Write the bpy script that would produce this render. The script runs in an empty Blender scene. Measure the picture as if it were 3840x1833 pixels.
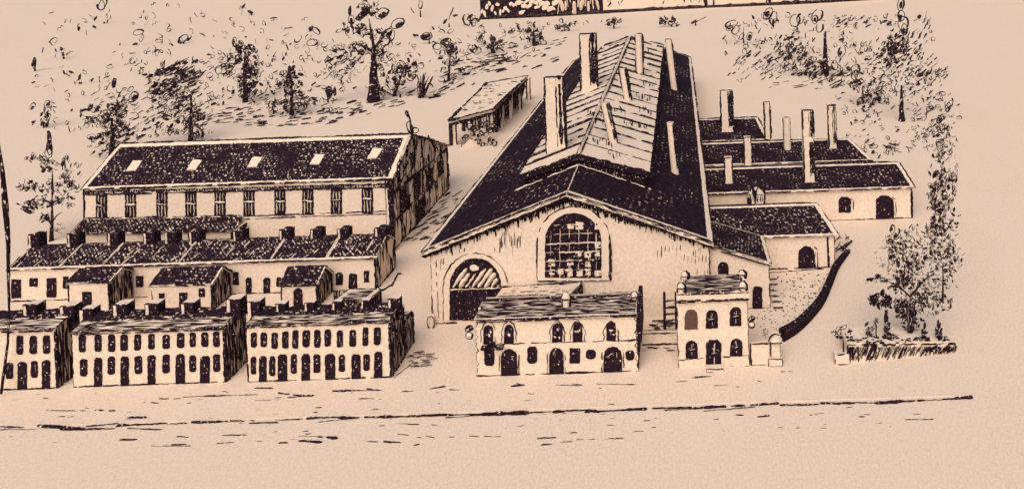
import bpy, math, random
from mathutils import Vector, Matrix
random.seed(11)
R = random.random
def U(a, b): return a + (b - a) * R()
C = bpy.context.scene.collection
# ------------------------------------------------------------------ camera geometry
F, D0, H = 1792.0, 56.0, 34.4          # focal length (picture units), distance and height of the eye
VU, VV, ROLL = 1700.0, -170.0, 0.033
ca, sa = math.cos(ROLL), math.sin(ROLL)
def ray(u, v):
    a, b = u - VU, v - VV
    return (a * ca - b * sa) / F, -(a * sa + b * ca) / F
def P(u, v, Y):
    dx, dz = ray(u, v); D = Y + D0
    return Vector((dx * D, Y, H + dz * D))
def G(u, v, z=0.0):
    dx, dz = ray(u, v); D = (z - H) / dz
    return Vector((dx * D, D - D0, z))
def onplane(u, v, p, n):
    dx, dz = ray(u, v); d = Vector((dx, 1, dz)); o = Vector((0, -D0, H))
    return o + d * ((p - o).dot(n) / d.dot(n))
def unit(p): return (p[1] + D0) / F     # metres covered by one picture unit at that distance
# ------------------------------------------------------------------ materials
def new_mat(name):
    m = bpy.data.materials.new(name); m.use_nodes = True
    nt = m.node_tree; b = nt.nodes['Principled BSDF']
    b.inputs['Roughness'].default_value = .95
    b.inputs['Specular IOR Level'].default_value = .05
    return m, nt, b
def nd(nt, t, **k):
    n = nt.nodes.new(t)
    for a, v in k.items(): setattr(n, a, v)
    return n
PAPER = (.80, .645, .50); PAPER2 = (.52, .395, .30)
INK = (.014, .0065, .011); INK2 = (.036, .019, .027)
def ramp(nt, src, p0, p1, c0=(0,0,0,1), c1=(1,1,1,1)):
    r = nd(nt, 'ShaderNodeValToRGB'); e = r.color_ramp.elements
    e[0].position, e[1].position = p0, p1; e[0].color, e[1].color = c0, c1
    nt.links.new(src, r.inputs[0]); return r.outputs[0]
def noise(nt, vec, scale, detail=2, rough=.5, dist=0):
    n = nd(nt, 'ShaderNodeTexNoise'); n.inputs['Scale'].default_value = scale
    n.inputs['Detail'].default_value = detail; n.inputs['Roughness'].default_value = rough
    n.inputs['Distortion'].default_value = dist
    nt.links.new(vec, n.inputs['Vector']); return n.outputs['Fac']
def coords(nt, kind, scale=(1,1,1), rot=0):
    t = nd(nt, 'ShaderNodeTexCoord'); m = nd(nt, 'ShaderNodeMapping')
    m.inputs['Scale'].default_value = scale; m.inputs['Rotation'].default_value = (0, 0, rot)
    nt.links.new(t.outputs[kind], m.inputs['Vector']); return m.outputs['Vector']
def mix(nt, fac, a, b):
    m = nd(nt, 'ShaderNodeMix', data_type='RGBA')
    for s, x in ((0, fac), (6, a), (7, b)):
        if hasattr(x, 'links'): nt.links.new(x, m.inputs[s])
        else: m.inputs[s].default_value = x if s == 0 else (*x, 1)
    return m.outputs[2]
def mul(nt, a, b):
    m = nd(nt, 'ShaderNodeMath', operation='MULTIPLY')
    nt.links.new(a, m.inputs[0]); nt.links.new(b, m.inputs[1]); return m.outputs[0]
def paper_col(nt, scale=1.0, c1=PAPER, c2=PAPER2, st=(1,1,1)):
    v = coords(nt, 'Object', st)
    f = ramp(nt, noise(nt, v, 3.6 * scale, 6, .85), .38, .68)
    g = ramp(nt, noise(nt, v, .10 * scale, 5, .65, .6), .36, .66)
    h = ramp(nt, noise(nt, v, 1.1 * scale, 3, .6, 1.5), .60, .74)
    a = mix(nt, f, c1, c2)
    a = mix(nt, mul(nt, h, f), a, tuple(x*y for x, y in zip(c2, (.93, .86, .80))))
    m = nd(nt, 'ShaderNodeMath', operation='MULTIPLY'); m.inputs[1].default_value = .45
    nt.links.new(g, m.inputs[0])
    return mix(nt, m.outputs[0], a, tuple(x*y for x, y in zip(c1, (.90, .88, .90))))
def ink_col(nt):
    v = coords(nt, 'Object'); return mix(nt, ramp(nt, noise(nt, v, 2.5, 5, .7), .45, .7), INK, INK2)
def bump(nt, b, scale, strength):
    v = coords(nt, 'Object'); n = noise(nt, v, scale, 6, .75)
    bp = nd(nt, 'ShaderNodeBump'); bp.inputs['Strength'].default_value = strength; bp.inputs['Distance'].default_value = .05
    nt.links.new(n, bp.inputs['Height']); nt.links.new(bp.outputs[0], b.inputs['Normal'])
M = {}
def mk_plain(name, scale=1, **k):
    m, nt, b = new_mat(name); nt.links.new(paper_col(nt, scale, **k), b.inputs['Base Color']); bump(nt, b, 9 * scale, .12); M[name] = m
mk_plain('plaster'); mk_plain('earth', 1.7, st=(1,.55,1))
m, nt, b = new_mat('ink')
gr = ramp(nt, noise(nt, coords(nt, 'Object'), 4.2, 3, .7), .615, .66)
nt.links.new(mix(nt, gr, ink_col(nt), PAPER), b.inputs['Base Color']); M['ink'] = m
def mk_fleck(name, scale, p0, p1, rot=0, mask=(.35, .62), msc=.35, dist=.3, detail=1.5, rows=None):
    """dark surface with pale flecks: noise stretched by scale, thinned by a broad mask"""
    m, nt, b = new_mat(name)
    f = ramp(nt, noise(nt, coords(nt, 'UV', scale, rot), 1, detail, .5, dist), p0, p1)
    k = ramp(nt, noise(nt, coords(nt, 'UV'), msc, 2), *mask)
    k = mul(nt, f, k)
    for sc_, ang, lo in rows or ():
        wv = nd(nt, 'ShaderNodeTexWave', bands_direction='Y'); wv.inputs['Scale'].default_value = sc_; wv.inputs['Distortion'].default_value = 3.2; wv.inputs['Detail'].default_value = 2
        nt.links.new(coords(nt, 'UV', (1,1,1), ang), wv.inputs['Vector']); k = mul(nt, k, ramp(nt, wv.outputs['Fac'], lo, lo+.12))
    nt.links.new(mix(nt, k, ink_col(nt), paper_col(nt)), b.inputs['Base Color']); M[name] = m
mk_fleck('tiles', (3.6, 2.6, 1), .545, .60, mask=(.38, .55), rows=((.95, .12, .40), (.8, .9, .15)))
mk_fleck('tiles_slant', (3.6, 3.4, 1), .545, .60, rot=.7, mask=(.38, .54), msc=.5, rows=((1.15, .75, .42),))
mk_fleck('tiles_sparse', (2.8, 3.2, 1), .56, .615, mask=(.42, .58), msc=.25, rows=((.78, .03, .36), (.74, 1.54, .36)))
mk_fleck('tiles_hall', (1.9, 2.6, 1), .575, .63, mask=(.45, .63), msc=.16, rows=((.5, .03, .4), (.5, 1.54, .36)))
mk_fleck('boards_shade', (7.5, .5, 1), .555, .60, mask=(.3, .48), msc=.6, dist=.5)  # dark hatching: end-wall shade put into the colour, also boarding on the sheds
mk_fleck('boards_pale_shade', (2.6, .5, 1), .445, .49, mask=(.26, .37), msc=.5, dist=.6)  # paler hatching: shade of the cottage end wall in colour, timber elsewhere
mk_fleck('courses', (.55, 9.0, 1), .50, .55, mask=(.25, .4), msc=.6, dist=.3)
mk_fleck('courses_dark', (.7, 8.5, 1), .53, .58, mask=(.25, .4), msc=.6, dist=.3)
mk_fleck('opening', (6, 4, 1), .66, .69, mask=(.45, .6), msc=.8)
mk_fleck('bark', (5, 1.4, 1), .60, .64, mask=(.35, .5), msc=1.2)
mk_plain('faded', 2, c1=(.13, .075, .055), c2=(.05, .028, .025))
# ------------------------------------------------------------------ mesh collector
class MB:
    def __init__(s): s.v, s.f, s.m, s.uv, s.mats = [], [], [], [], []
    def mi(s, n):
        if n not in s.mats: s.mats.append(n)
        return s.mats.index(n)
    def poly(s, pts, mat, uvs=None):
        i = len(s.v); s.v += [Vector(p) for p in pts]; n = len(pts)
        if uvs is None:
            e = (pts[1] - pts[0]); e = e.normalized() if e.length > 1e-9 else Vector((1,0,0))
            nn = (pts[1]-pts[0]).cross(pts[-1]-pts[0])
            nn = nn.normalized() if nn.length > 1e-12 else Vector((0,0,1))
            w = nn.cross(e); uvs = [((p-pts[0]).dot(e), (p-pts[0]).dot(w)) for p in pts]
        s.f.append(list(range(i, i+n))); s.m.append(s.mi(mat)); s.uv.append(uvs)
    def box(s, x0, x1, y0, y1, z0, z1, mat, right=None, front=None, top=None):
        p = [Vector((x, y, z)) for z in (z0, z1) for x, y in ((x0,y0),(x1,y0),(x1,y1),(x0,y1))]
        for idx, mm in (((0,1,5,4), front), ((1,2,6,5), right), ((2,3,7,6), None), ((3,0,4,7), None), ((4,5,6,7), top), ((3,2,1,0), None)):
            s.poly([p[i] for i in idx], mm or mat)
    def prism(s, front, dv, mat, side=None):
        """closed solid: polygon 'front' swept by dv"""
        back = [p + dv for p in front]; n = len(front)
        s.poly(front, mat); s.poly(back[::-1], side or mat)
        for i in range(n):
            j = (i+1) % n; s.poly([front[j], front[i], back[i], back[j]], side or mat)
    def tube(s, pts, rad, mat, sides=4, ref=None):
        i0 = len(s.v); n = len(pts)
        for k, p in enumerate(pts):
            t = (pts[min(k+1, n-1)] - pts[max(k-1, 0)])
            t = t.normalized() if t.length > 1e-9 else Vector((1,0,0))
            a = ref or (Vector((0,1,0)) if abs(t.y) < .8 else Vector((0,0,1)))
            x = t.cross(a).normalized(); y = x.cross(t)
            for q in range(sides):
                g = 2*math.pi*q/sides
                s.v.append(p + (x*math.cos(g) + y*math.sin(g)) * rad[k])
        mi = s.mi(mat); ln = 0
        for k in range(n-1):
            l2 = ln + (pts[k+1]-pts[k]).length
            for q in range(sides):
                a, b2 = i0+k*sides+q, i0+k*sides+(q+1) % sides
                s.f.append([a, b2, b2+sides, a+sides]); s.m.append(mi)
                s.uv.append([(q*.15, ln), (q*.15+.15, ln), (q*.15+.15, l2), (q*.15, l2)]); 
            ln = l2
        for base in (i0, i0+(n-1)*sides):
            s.f.append([base+q for q in range(sides)]); s.m.append(mi); s.uv.append([(0,0)]*sides)
    def stroke(s, pts, w=4, mat='ink', jit=1.0, brk=0.0, seg=6, flat=None):
        """hand-drawn line: a thin rod along pts whose thickness and path waver"""
        pts = [Vector(p) for p in pts]; q = [pts[0]]
        for a, b2 in zip(pts, pts[1:]):
            n = max(1, int((b2-a).length / (seg*unit((a+b2)/2))))
            q += [a.lerp(b2, (k+1)/n) for k in range(n)]
        runs, cur = [], []
        for p in q:
            if brk and R() < brk and len(cur) > 2: runs.append(cur); cur = []; continue
            cur.append(p)
        runs.append(cur); ph = U(0, 9)
        for r in runs:
            if len(r) < 2: continue
            out, rad, k0 = [], [], U(.7, 1)
            for k, p in enumerate(r):
                un = unit(p); j = jit*un
                out.append(p + Vector((U(-j,j), U(-j,j)*.3, U(-j,j))))
                k0 = min(1.45, max(.4, k0 + U(-.36,.36)))
                rad.append(w*.5*un*k0*(.6 if k in (0, len(r)-1) else 1))
            s.tube(out, rad, mat)
    def quadring(s, q, fu, n): pass
    def blob(s, c, a, b2, ang, mat='ink', yaw=0, th=.35):
        """leaf: flattened lens with an uneven rim"""
        ex = Vector((math.cos(yaw), math.sin(yaw), 0)); nz = Vector((-math.sin(yaw), math.cos(yaw), 0)); up = Vector((0,0,1))
        e1 = ex*math.cos(ang) + up*math.sin(ang); e2 = -ex*math.sin(ang) + up*math.cos(ang)
        n = 9; i0 = len(s.v)
        for k in range(n):
            g = 2*math.pi*k/n; r = U(.72, 1.15)
            s.v.append(c + e1*(a*r*math.cos(g)) + e2*(b2*r*math.sin(g)))
        t = min(a, b2)*th
        s.v.append(c + nz*t); s.v.append(c - nz*t); mi = s.mi(mat)
        for k in range(n):
            j = (k+1) % n
            for f in ([i0+k, i0+j, i0+n], [i0+j, i0+k, i0+n+1]):
                s.f.append(f); s.m.append(mi); s.uv.append([(0,0),(.1,0),(0,.1)])
    def curl(s, c, a, b2, ang, w, yaw=0, arc=(0, 6.6), mat='ink'):
        """open loop drawn as a bent rod (a curled leaf)"""
        ex = Vector((math.cos(yaw), math.sin(yaw), 0)); up = Vector((0,0,1))
        e1 = ex*math.cos(ang) + up*math.sin(ang); e2 = -ex*math.sin(ang) + up*math.cos(ang)
        n = 11; pts, rad = [], []
        fat = U(0, 6.28)
        for k in range(n+1):
            g = arc[0] + (arc[1]-arc[0])*k/n
            pts.append(c + e1*(a*math.cos(g)*U(.9,1.1)) + e2*(b2*math.sin(g)*U(.9,1.1)))
            rad.append(w*(.55 + .9*max(0, math.cos(g-fat))**2))
        s.tube(pts, rad, mat)
    def build(s, name, parent=None, loc=None):
        me = bpy.data.meshes.new(name)
        if loc is None:
            mn = Vector([min(p[i] for p in s.v) for i in range(3)]); mx = Vector([max(p[i] for p in s.v) for i in range(3)])
            loc = Vector(((mn.x+mx.x)/2, (mn.y+mx.y)/2, mn.z))
        me.from_pydata([tuple(p - loc) for p in s.v], [], s.f)
        for n in s.mats: me.materials.append(M[n])
        me.polygons.foreach_set('material_index', s.m)
        ul = me.uv_layers.new(name='UVMap'); ul.data.foreach_set('uv', [x for f in s.uv for t in f for x in t])
        me.update()
        o = bpy.data.objects.new(name, me); C.objects.link(o); WL[o.name] = loc
        o.location = loc
        if parent: o.parent = parent; o.location = loc - WL[parent.name]
        return o
WL = {}
def tag(o, label=None, cat=None, group=None, kind=None):
    if label: o['label'] = label
    if cat: o['category'] = cat
    if group: o['group'] = group
    if kind: o['kind'] = kind
    return o
def thing(name, label, cat, loc, group=None):
    o = bpy.data.objects.new(name, None); C.objects.link(o); o.location = loc; WL[o.name] = Vector(loc)
    o.empty_display_size = .5
    return tag(o, label, cat, group)
# ------------------------------------------------------------------ building helpers
def rough(pts, step=6, jit=1.0):
    """closed outline resampled with a slightly unsteady hand"""
    out = []
    for a, b2 in zip(pts, pts[1:] + pts[:1]):
        n = max(1, int((b2-a).length / (step*unit((a+b2)/2))))
        for k in range(n):
            p = a.lerp(b2, k/n); j = jit*unit(p)
            d = (b2-a).normalized(); out.append((p, d, j))
    nn = (pts[1]-pts[0]).cross(pts[2]-pts[1]).normalized()
    return [p + d.cross(nn)*U(-j, j) + d*U(-j, j)*.5 for p, d, j in out]
def bil(q, s, t): return q[0].lerp(q[1], s).lerp(q[3].lerp(q[2], s), t)
def slope(mb, q, mat, ins=(.3,.3,.3,.3), th=.12, lines='brlt', w=4, jit=1.0, body='plaster', brk=.03):
    """one roof slope q = eave-left, eave-right, ridge-right, ridge-left: slab, rough dark covering inset from its edges, drawn edges"""
    n = (q[1]-q[0]).cross(q[3]-q[0]).normalized()
    mb.prism([p for p in q], n*-th, body)
    wb, wt, hl = (q[1]-q[0]).length, (q[2]-q[3]).length, (q[3]-q[0]).length
    l, r, bo, to = ins[0]/wb, ins[1]/wb, ins[2]/hl, ins[3]/hl
    inner = [bil(q, l, bo), bil(q, 1-r, bo), bil(q, 1-ins[1]/wt, 1-to), bil(q, ins[0]/wt, 1-to)]
    rp = rough(inner, 6, jit)
    e = (q[1]-q[0]).normalized(); up = n.cross(e); lift = n*.02
    rp = [p + lift for p in rp]
    uv = [((p-q[0]).dot(e), (p-q[0]).dot(up)) for p in rp]
    mb.poly(rp, mat, uv)
    for i in range(len(rp)):
        j = (i+1) % len(rp); mb.poly([rp[j], rp[i], rp[i]-lift, rp[j]-lift], 'ink')
    for c, (a, b2) in {'b': (0,1), 'r': (1,2), 't': (2,3), 'l': (3,0)}.items():
        if c in lines: mb.stroke([q[a], q[b2]], w, brk=brk)
def shape(kind, u0, v0, u1, v1):
    w, h = u1-u0, v1-v0; cu = (u0+u1)/2
    if kind == 'arch':
        r = w/2; return [(u0, v1), (u1, v1), (u1, v0+r)] + [(cu+r*math.cos(a), v0+r-r*math.sin(a)) for a in (.5, 1.05, 1.57, 2.1, 2.65)] + [(u0, v0+r)]
    if kind == 'low':
        r = w*.22; return [(u0, v1), (u1, v1), (u1, v0+r), (u1-w*.25, v0), (u0+w*.25, v0), (u0, v0+r)]
    if kind == 'soft':
        r = w*.2; u0 += w*.04; u1 -= w*.04; return [(u0+r, v1), (u1-r, v1), (u1, v1-r), (u1, v0+r), (u1-r, v0), (u0+r, v0), (u0, v0+r), (u0, v1-r)]
    return [(u0, v1), (u1, v1), (u1, v0), (u0, v0)]
def opening(parent, Y, kind, u0, v0, u1, v1, name='window', mat='opening', glint=2, th=.06, frame=None, lift=0):
    """door or window set into the wall whose face lies at depth Y"""
    mb = MB(); Y -= lift
    pts = rough([P(u, v, Y-th) for u, v in shape(kind, u0, v0, u1, v1)], 5, .9)
    mb.prism(pts, Vector((0, th-.005, 0)), mat, 'ink')
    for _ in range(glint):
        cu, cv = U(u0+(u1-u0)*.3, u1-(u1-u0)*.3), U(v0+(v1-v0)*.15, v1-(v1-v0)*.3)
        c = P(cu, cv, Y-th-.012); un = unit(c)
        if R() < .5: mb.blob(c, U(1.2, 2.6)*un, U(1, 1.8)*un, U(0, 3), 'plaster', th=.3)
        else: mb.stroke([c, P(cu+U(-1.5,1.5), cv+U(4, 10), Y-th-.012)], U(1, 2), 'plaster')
    if frame: frame(mb, Y-th)
    return mb.build(name, parent)
def wall_box(root, x0, x1, y0, y1, z, right=None, name='wall', lines=True, vb=True, w=3.6):
    mb = MB(); mb.box(x0, x1, y0, y1, -.3, z, 'plaster', right=right)
    if lines:
        for x in (x0, x1): mb.stroke([(x, y0, 0), (x, y0, z)], w, brk=.03)
        if vb: mb.stroke([(x0, y0, .03), (x1, y0, .03)], w, brk=.02)
    return mb.build(name, root)
def gable(root, x, y0, y1, ze, yr, zr, zb, mat, th=.12, extra=None, name='gable_wall'):
    """end wall seen from the side, x = outer face"""
    mb = MB(); pts = [Vector((x-th, y0, 0)), Vector((x-th, y1, 0)), Vector((x-th, y1, zb)), Vector((x-th, yr, zr)), Vector((x-th, y0, ze))]
    f = [p + Vector((th, 0, 0)) for p in pts]
    mb.poly(f, mat); mb.poly(pts[::-1], 'ink')
    for i in range(5):
        j = (i+1) % 5; mb.poly([f[j], f[i], pts[i], pts[j]], 'ink')
    for a, b2 in ((0,1), (1,2), (2,3), (3,4), (4,0)): mb.stroke([f[a], f[b2]], 4.5)
    if extra: extra(mb, x)
    return mb.build(name, root)
def chimney(parent, base, width, top_z, lean=0, depth=None, shade=.3, pipe=False, name='chimney', w=3.4, sink=.7, leanout=None):
    """shaft rising from base (a point on the roof)"""
    mb = MB(); b0 = Vector(base); d = depth or width*.8; hw = width/2
    z0, z1 = b0.z - sink, top_z; L = lean
    lo = [Vector((b0.x+sx*hw, b0.y+sy*d/2, z0)) for sx, sy in ((-1,-1),(1,-1),(1,1),(-1,1))]
    hi = [Vector((b0.x+sx*hw*.95+L, b0.y+sy*d/2, z1)) for sx, sy in ((-1,-1),(1,-1),(1,1),(-1,1))]
    if pipe:
        n = 10; lo = [Vector((b0.x+hw*math.cos(6.283*k/n), b0.y+hw*math.sin(6.283*k/n), z0)) for k in range(n)]
        hi = [p + Vector((L, 0, z1-z0)) for p in lo]
    n = len(lo)
    for i in range(n): 
        j = (i+1) % n
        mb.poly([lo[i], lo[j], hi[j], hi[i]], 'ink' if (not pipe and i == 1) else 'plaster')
    mb.poly(hi, 'plaster'); mb.poly(lo[::-1], 'plaster')
    yf = -d/2 if not pipe else -hw
    zb = b0.z-.05
    t = (zb-z0)/(z1-z0)
    fl = Vector((b0.x-hw+L*t, b0.y+yf*(0 if pipe else 1), zb)); fr = Vector((b0.x+hw+L*t, b0.y+yf*(0 if pipe else 1), zb))
    tl = Vector((b0.x-hw*.97+L, fl.y, z1)); tr = Vector((b0.x+hw*.97+L, fl.y, z1))
    mb.stroke([fl, tl], w, brk=.03); mb.stroke([tl, tr], w*1.1); mb.stroke([fr, tr], w*1.3)
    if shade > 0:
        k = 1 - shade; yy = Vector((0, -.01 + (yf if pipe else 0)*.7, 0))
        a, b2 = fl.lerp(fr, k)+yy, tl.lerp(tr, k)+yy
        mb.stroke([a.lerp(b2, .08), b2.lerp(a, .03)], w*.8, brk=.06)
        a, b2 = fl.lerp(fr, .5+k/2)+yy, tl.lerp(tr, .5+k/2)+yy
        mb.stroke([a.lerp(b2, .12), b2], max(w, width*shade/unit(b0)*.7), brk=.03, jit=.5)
    return mb.build(name, parent)
def stub(parent, u, v0, v1, wu, Y, name='chimney', front='ink', pale=.3, top='plaster'):
    """squat chimney block on a ridge: dark face with a pale left edge"""
    a, b2 = P(u-wu/2, v1, Y), P(u+wu/2, v0, Y); mb = MB()
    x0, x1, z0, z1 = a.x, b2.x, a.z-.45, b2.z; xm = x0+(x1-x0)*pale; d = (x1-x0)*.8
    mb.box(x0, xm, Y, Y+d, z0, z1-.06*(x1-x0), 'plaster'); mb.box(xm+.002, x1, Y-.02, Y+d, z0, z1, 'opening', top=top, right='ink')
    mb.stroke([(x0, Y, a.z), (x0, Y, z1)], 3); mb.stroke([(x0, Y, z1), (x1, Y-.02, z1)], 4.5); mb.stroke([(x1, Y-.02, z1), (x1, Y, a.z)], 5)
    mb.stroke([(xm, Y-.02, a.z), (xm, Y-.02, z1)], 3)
    return mb.build(name, parent)

# ================================================================== SETTING
mb = MB()
N = 60
xs = [-1500, -500, -200, -120] + [-100+4*i for i in range(51)] + [120, 200, 500, 1500]
ys = [-55, -30, -15] + [-10+3*i for i in range(70)] + [215, 240, 270, 300, 340, 400, 500, 700, 1000, 1800]
def hgt(x, y):
    r = max(0, min(1, (y-150)/60)); return r*.25*math.sin(x*.05+y*.03)
gi = {}
for j, y in enumerate(ys):
    for i, x in enumerate(xs): gi[i, j] = len(mb.v); mb.v.append(Vector((x, y, hgt(x, y))))
for j in range(len(ys)-1):
    for i in range(len(xs)-1):
        mb.f.append([gi[i,j], gi[i+1,j], gi[i+1,j+1], gi[i,j+1]]); mb.m.append(mb.mi('earth'))
        mb.uv.append([(xs[a], ys[c]) for a, c in ((i,j),(i+1,j),(i+1,j+1),(i,j+1))])
tag(mb.build('ground', loc=Vector((0,0,0))), kind='structure')
def gstroke(mb, u0, v0, u1, v1, w, z=.01, brk=.04, jit=.9): mb.stroke([G(u0, v0, z), G(u1, v1, z)], w, brk=brk, jit=jit)
# kerb line of the street
mb = MB()
ya = G(0, 1075).y; xl, xr = G(-60, 1077).x, G(2446, 999).x
mb.box(xl, xr, ya, ya+.18, -.2, .05, 'earth')
segs = [(-20,1072,60,1074,4),(0,1080,90,1079,3),(95,1071,215,1077,7),(150,1080,290,1077,5),(215,1072,300,1064,3),(290,1070,420,1064,8),(320,1076,410,1080,4),(420,1066,470,1063,3),(480,1062,560,1060,6),(560,1059,640,1057,3),(600,1064,700,1062,3),(690,1056,760,1053,2.5),(770,1052,850,1048,6),(800,1060,900,1051,3),(850,1050,1060,1046,8),(1050,1045,1200,1041,5),(1120,1050,1230,1042,3),(1200,1042,1330,1038,9),(1330,1037,1390,1035,4),(1390,1036,1420,1034,7),(1420,1033,1500,1030,3),(1470,1036,1640,1027,9),(1640,1026,1760,1025,4),(1670,1031,1760,1027,3),(1760,1025,1900,1018,7),(1770,1033,1900,1023,3),(1900,1018,1960,1014,5),(1960,1019,2060,1016,9),(2060,1014,2150,1014,4),(2120,1011,2200,1013,3),(2200,1013,2260,1011,7),(2250,1010,2330,1006,8),(2330,1006,2400,1003,4),(2370,1003,2446,999,8)]
for s_ in segs: gstroke(mb, *s_, z=.06, brk=.02)
tag(mb.build('kerb'), kind='structure')
# ruts and scratches in the street
mb = MB()
dash = [(115,1032,215,1033,2.5),(240,1031,290,1033,4),(215,1026,225,1026,5),(400,1003,455,1002,3),(460,998,650,992,4.5),(560,984,575,986,3),(640,976,690,976,3),(690,1000,760,999,3),(700,988,760,996,8),(745,996,790,995,5),(835,985,870,985,3),(640,1006,700,1005,2.5),(835,983,960,981,4.5),(920,977,940,980,6),(1010,985,1040,983,4),(1080,978,1120,972,6),(1130,980,1155,980,5),(900,1002,960,1003,3),(380,1012,400,1014,4),(470,1014,480,1013,4),(170,1049,185,1046,4),(320,1050,370,1050,5),(430,1118,470,1117,6),(380,1121,480,1121,2.5),(300,1106,345,1105,5),(440,1097,475,1099,4),(560,1094,620,1094,2.5),(545,1115,590,1112,3),(750,1096,830,1098,2.5),(800,1098,850,1102,7),(750,1108,810,1112,6),(700,1114,725,1113,4),(920,1110,1010,1112,3),(965,1108,985,1113,6),(1000,1091,1030,1094,5),(1070,1095,1095,1101,4),(1180,1096,1230,1097,3),(1230,1097,1260,1098,4),(1040,1120,1055,1117,4),(1130,1098,1145,1098,3),(1350,1102,1400,1100,3),(1360,1119,1390,1117,4),(1410,1112,1440,1110,4),(1450,1105,1570,1102,3),(1590,1085,1620,1083,3),(1640,1075,1650,1075,5),(1850,1043,1870,1044,3),(1920,1046,1935,1046,5),(2050,1040,2075,1039,3),(2160,1048,2175,1047,5),(2275,1055,2350,1054,3),(2070,1068,2078,1067,4),(1285,972,1320,968,4),(1300,964,1310,966,5),(1400,968,1460,970,4),(1440,966,1465,969,6),(1500,965,1600,967,3),(1505,975,1512,977,4),(1700,960,1730,958,3),(1740,950,1790,946,4),(1795,970,1830,968,3),(1850,972,1860,973,4),(1905,958,1918,960,6),(1965,935,1975,934,6),(1980,934,2010,934,3),(1000,1065,1060,1068,3),(1215,938,1230,940,3)]
for d_ in dash: gstroke(mb, *d_, brk=.06)
random.seed(5)
for _ in range(90):
    u = U(0, 2300); v = U(985, 1060) if R() < .6 else U(1085, 1125)-.02*u; gstroke(mb, u, v, u+U(2, 22), v-U(-1, 2), U(1.5, 3.2))
tag(mb.build('road_ruts'), 'thin dark ruts and scratches scattered along the pale street', 'ruts', kind='stuff')

# ================================================================== FRONT ROW
YF = G(490, 967).y
GRP = 'two storey terraces along the street'
def front_block(label, uL, uR, vbL, vbR, vtL, vtR, vrL, vrR, wins, stubs, depth=2.7, yr=1.9):
    um = (uL+uR)/2; Y = G(um, (vbL+vbR)/2).y
    x0, x1 = P(uL, (vbL+vtL)/2, Y).x, P(uR, (vbR+vtR)/2, Y).x
    ze = P(um, (vtL+vtR)/2, Y).z; zr = P(um, (vrL+vrR)/2, Y+yr).z
    root = thing('terrace_block', label, 'terrace', Vector(((x0+x1)/2, Y, 0)), GRP)
    wall_box(root, x0, x1, Y, Y+depth, ze-.02)
    gable(root, x1+.12, Y, Y+depth, ze, Y+yr, zr-.05, ze-.3, 'boards_shade', extra=lambda m, x: [m.stroke([(x+.01, Y+U(.1, depth-.1), U(0, 1.5)), (x+.01, Y+U(.1, depth-.1), ze-U(0, .8))], U(3, 6)) for _ in range(5)])
    mb = MB(); o = .14
    slope(mb, [Vector((x0, Y-o, ze)), Vector((x1+.2, Y-o, ze)), Vector((x1+.2, Y+yr, zr)), Vector((x0, Y+yr, zr))], 'courses', (.02,.05,.06,.45), w=4.5)
    A, B = Vector((x0, Y-o, ze)), Vector((x1+.2, Y-o, ze)); CC, DD = Vector((x1+.2, Y+yr, zr)), Vector((x0, Y+yr, zr)); nn = (B-A).cross(DD-A).normalized()*.05
    dk = rough([p+nn for p in (A.lerp(DD, .5), B.lerp(CC, .5), B.lerp(CC, .97), A.lerp(DD, .97))], 9, 3.0)
    mb.prism(dk, -nn*.9, 'tiles', 'ink')                # darker upper course below the ridge
    for k in range(int((x1-x0)*1.6)):
        a = U(x0+.3, x1-.6); t = U(.3, .6); q_ = A.lerp(DD, t)+nn*1.2; mb.stroke([(a, q_.y, q_.z), (a+U(.2,1), q_.y, q_.z)], U(2.5, 5), 'ink' if R() < .5 else 'plaster')
    mb.stroke([(x0, Y-o-.02, ze-.16), (x1, Y-o-.02, ze-.14)], 4, brk=.05)
    slope(mb, [Vector((x1+.2, Y+depth+.1, ze-.25)), Vector((x0, Y+depth+.1, ze-.25)), Vector((x0, Y+yr, zr)), Vector((x1+.2, Y+yr, zr))], 'courses_dark', (.05,.05,.1,.05), lines='t', w=7)
    roof = mb.build('roof', root)
    for su, v0, v1, w_ in stubs: stub(roof, su, v0, v1, w_, Y+yr-.6)
    for k, (kind, a, b2, c, d) in enumerate(wins):
        opening(root, Y, kind, a, b2, c, d, name='door' if d - b2 > 56 else 'window', mat='opening')
    return root, x0, x1, Y
def q3(l, kind='soft', w=None):      # crop coordinates of the left close-up
    return [(kind, (x-w_/2)*.349, 603.7+y0*.349, (x+w_/2)*.349, 603.7+y1*.349) for x, w_, y0, y1 in l]
def q4(l, kind='soft'):
    return [(kind, 536.7+(x-w_/2)*.349, 603.7+y0*.349, 536.7+(x+w_/2)*.349, 603.7+y1*.349) for x, w_, y0, y1 in l]
w1 = q3([(140,50,690,825),(237,56,692,822),(333,54,688,820),(65,58,885,1000),(245,52,872,992)]) + q3([(158,66,880,1080),(330,58,866,1075)], 'low')
front_block('white terrace cut by the left edge, four windows and doors at street level', -70, 139, 985, 975, 828, 826, 785, 780, w1, [(75,767,806,33)])
w2 = q3([(590,54,685,806),(705,54,682,806),(802,52,682,806),(892,54,682,800),(990,52,680,796),(1090,48,678,788),(1195,56,682,786),(1300,56,670,778),(1387,46,668,772),(1475,54,668,770),(1558,50,660,770),
          (600,56,858,982),(800,56,840,968),(995,58,838,966),(1195,56,825,958),(1387,52,832,950),(1560,52,824,950)]) + q3([(705,58,850,1058),(897,58,840,1058),(1090,56,830,1040),(1297,66,823,1034),(1475,68,836,1032)], 'low')
front_block('long white terrace in the middle with eleven upper windows', 183, 563, 974, 961, 831, 823, 783, 775, w2, [(168,770,806,34),(216,778,810,32),(301,766,803,34),(381,764,796,32),(471,762,795,32),(587,752,790,34)])
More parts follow.
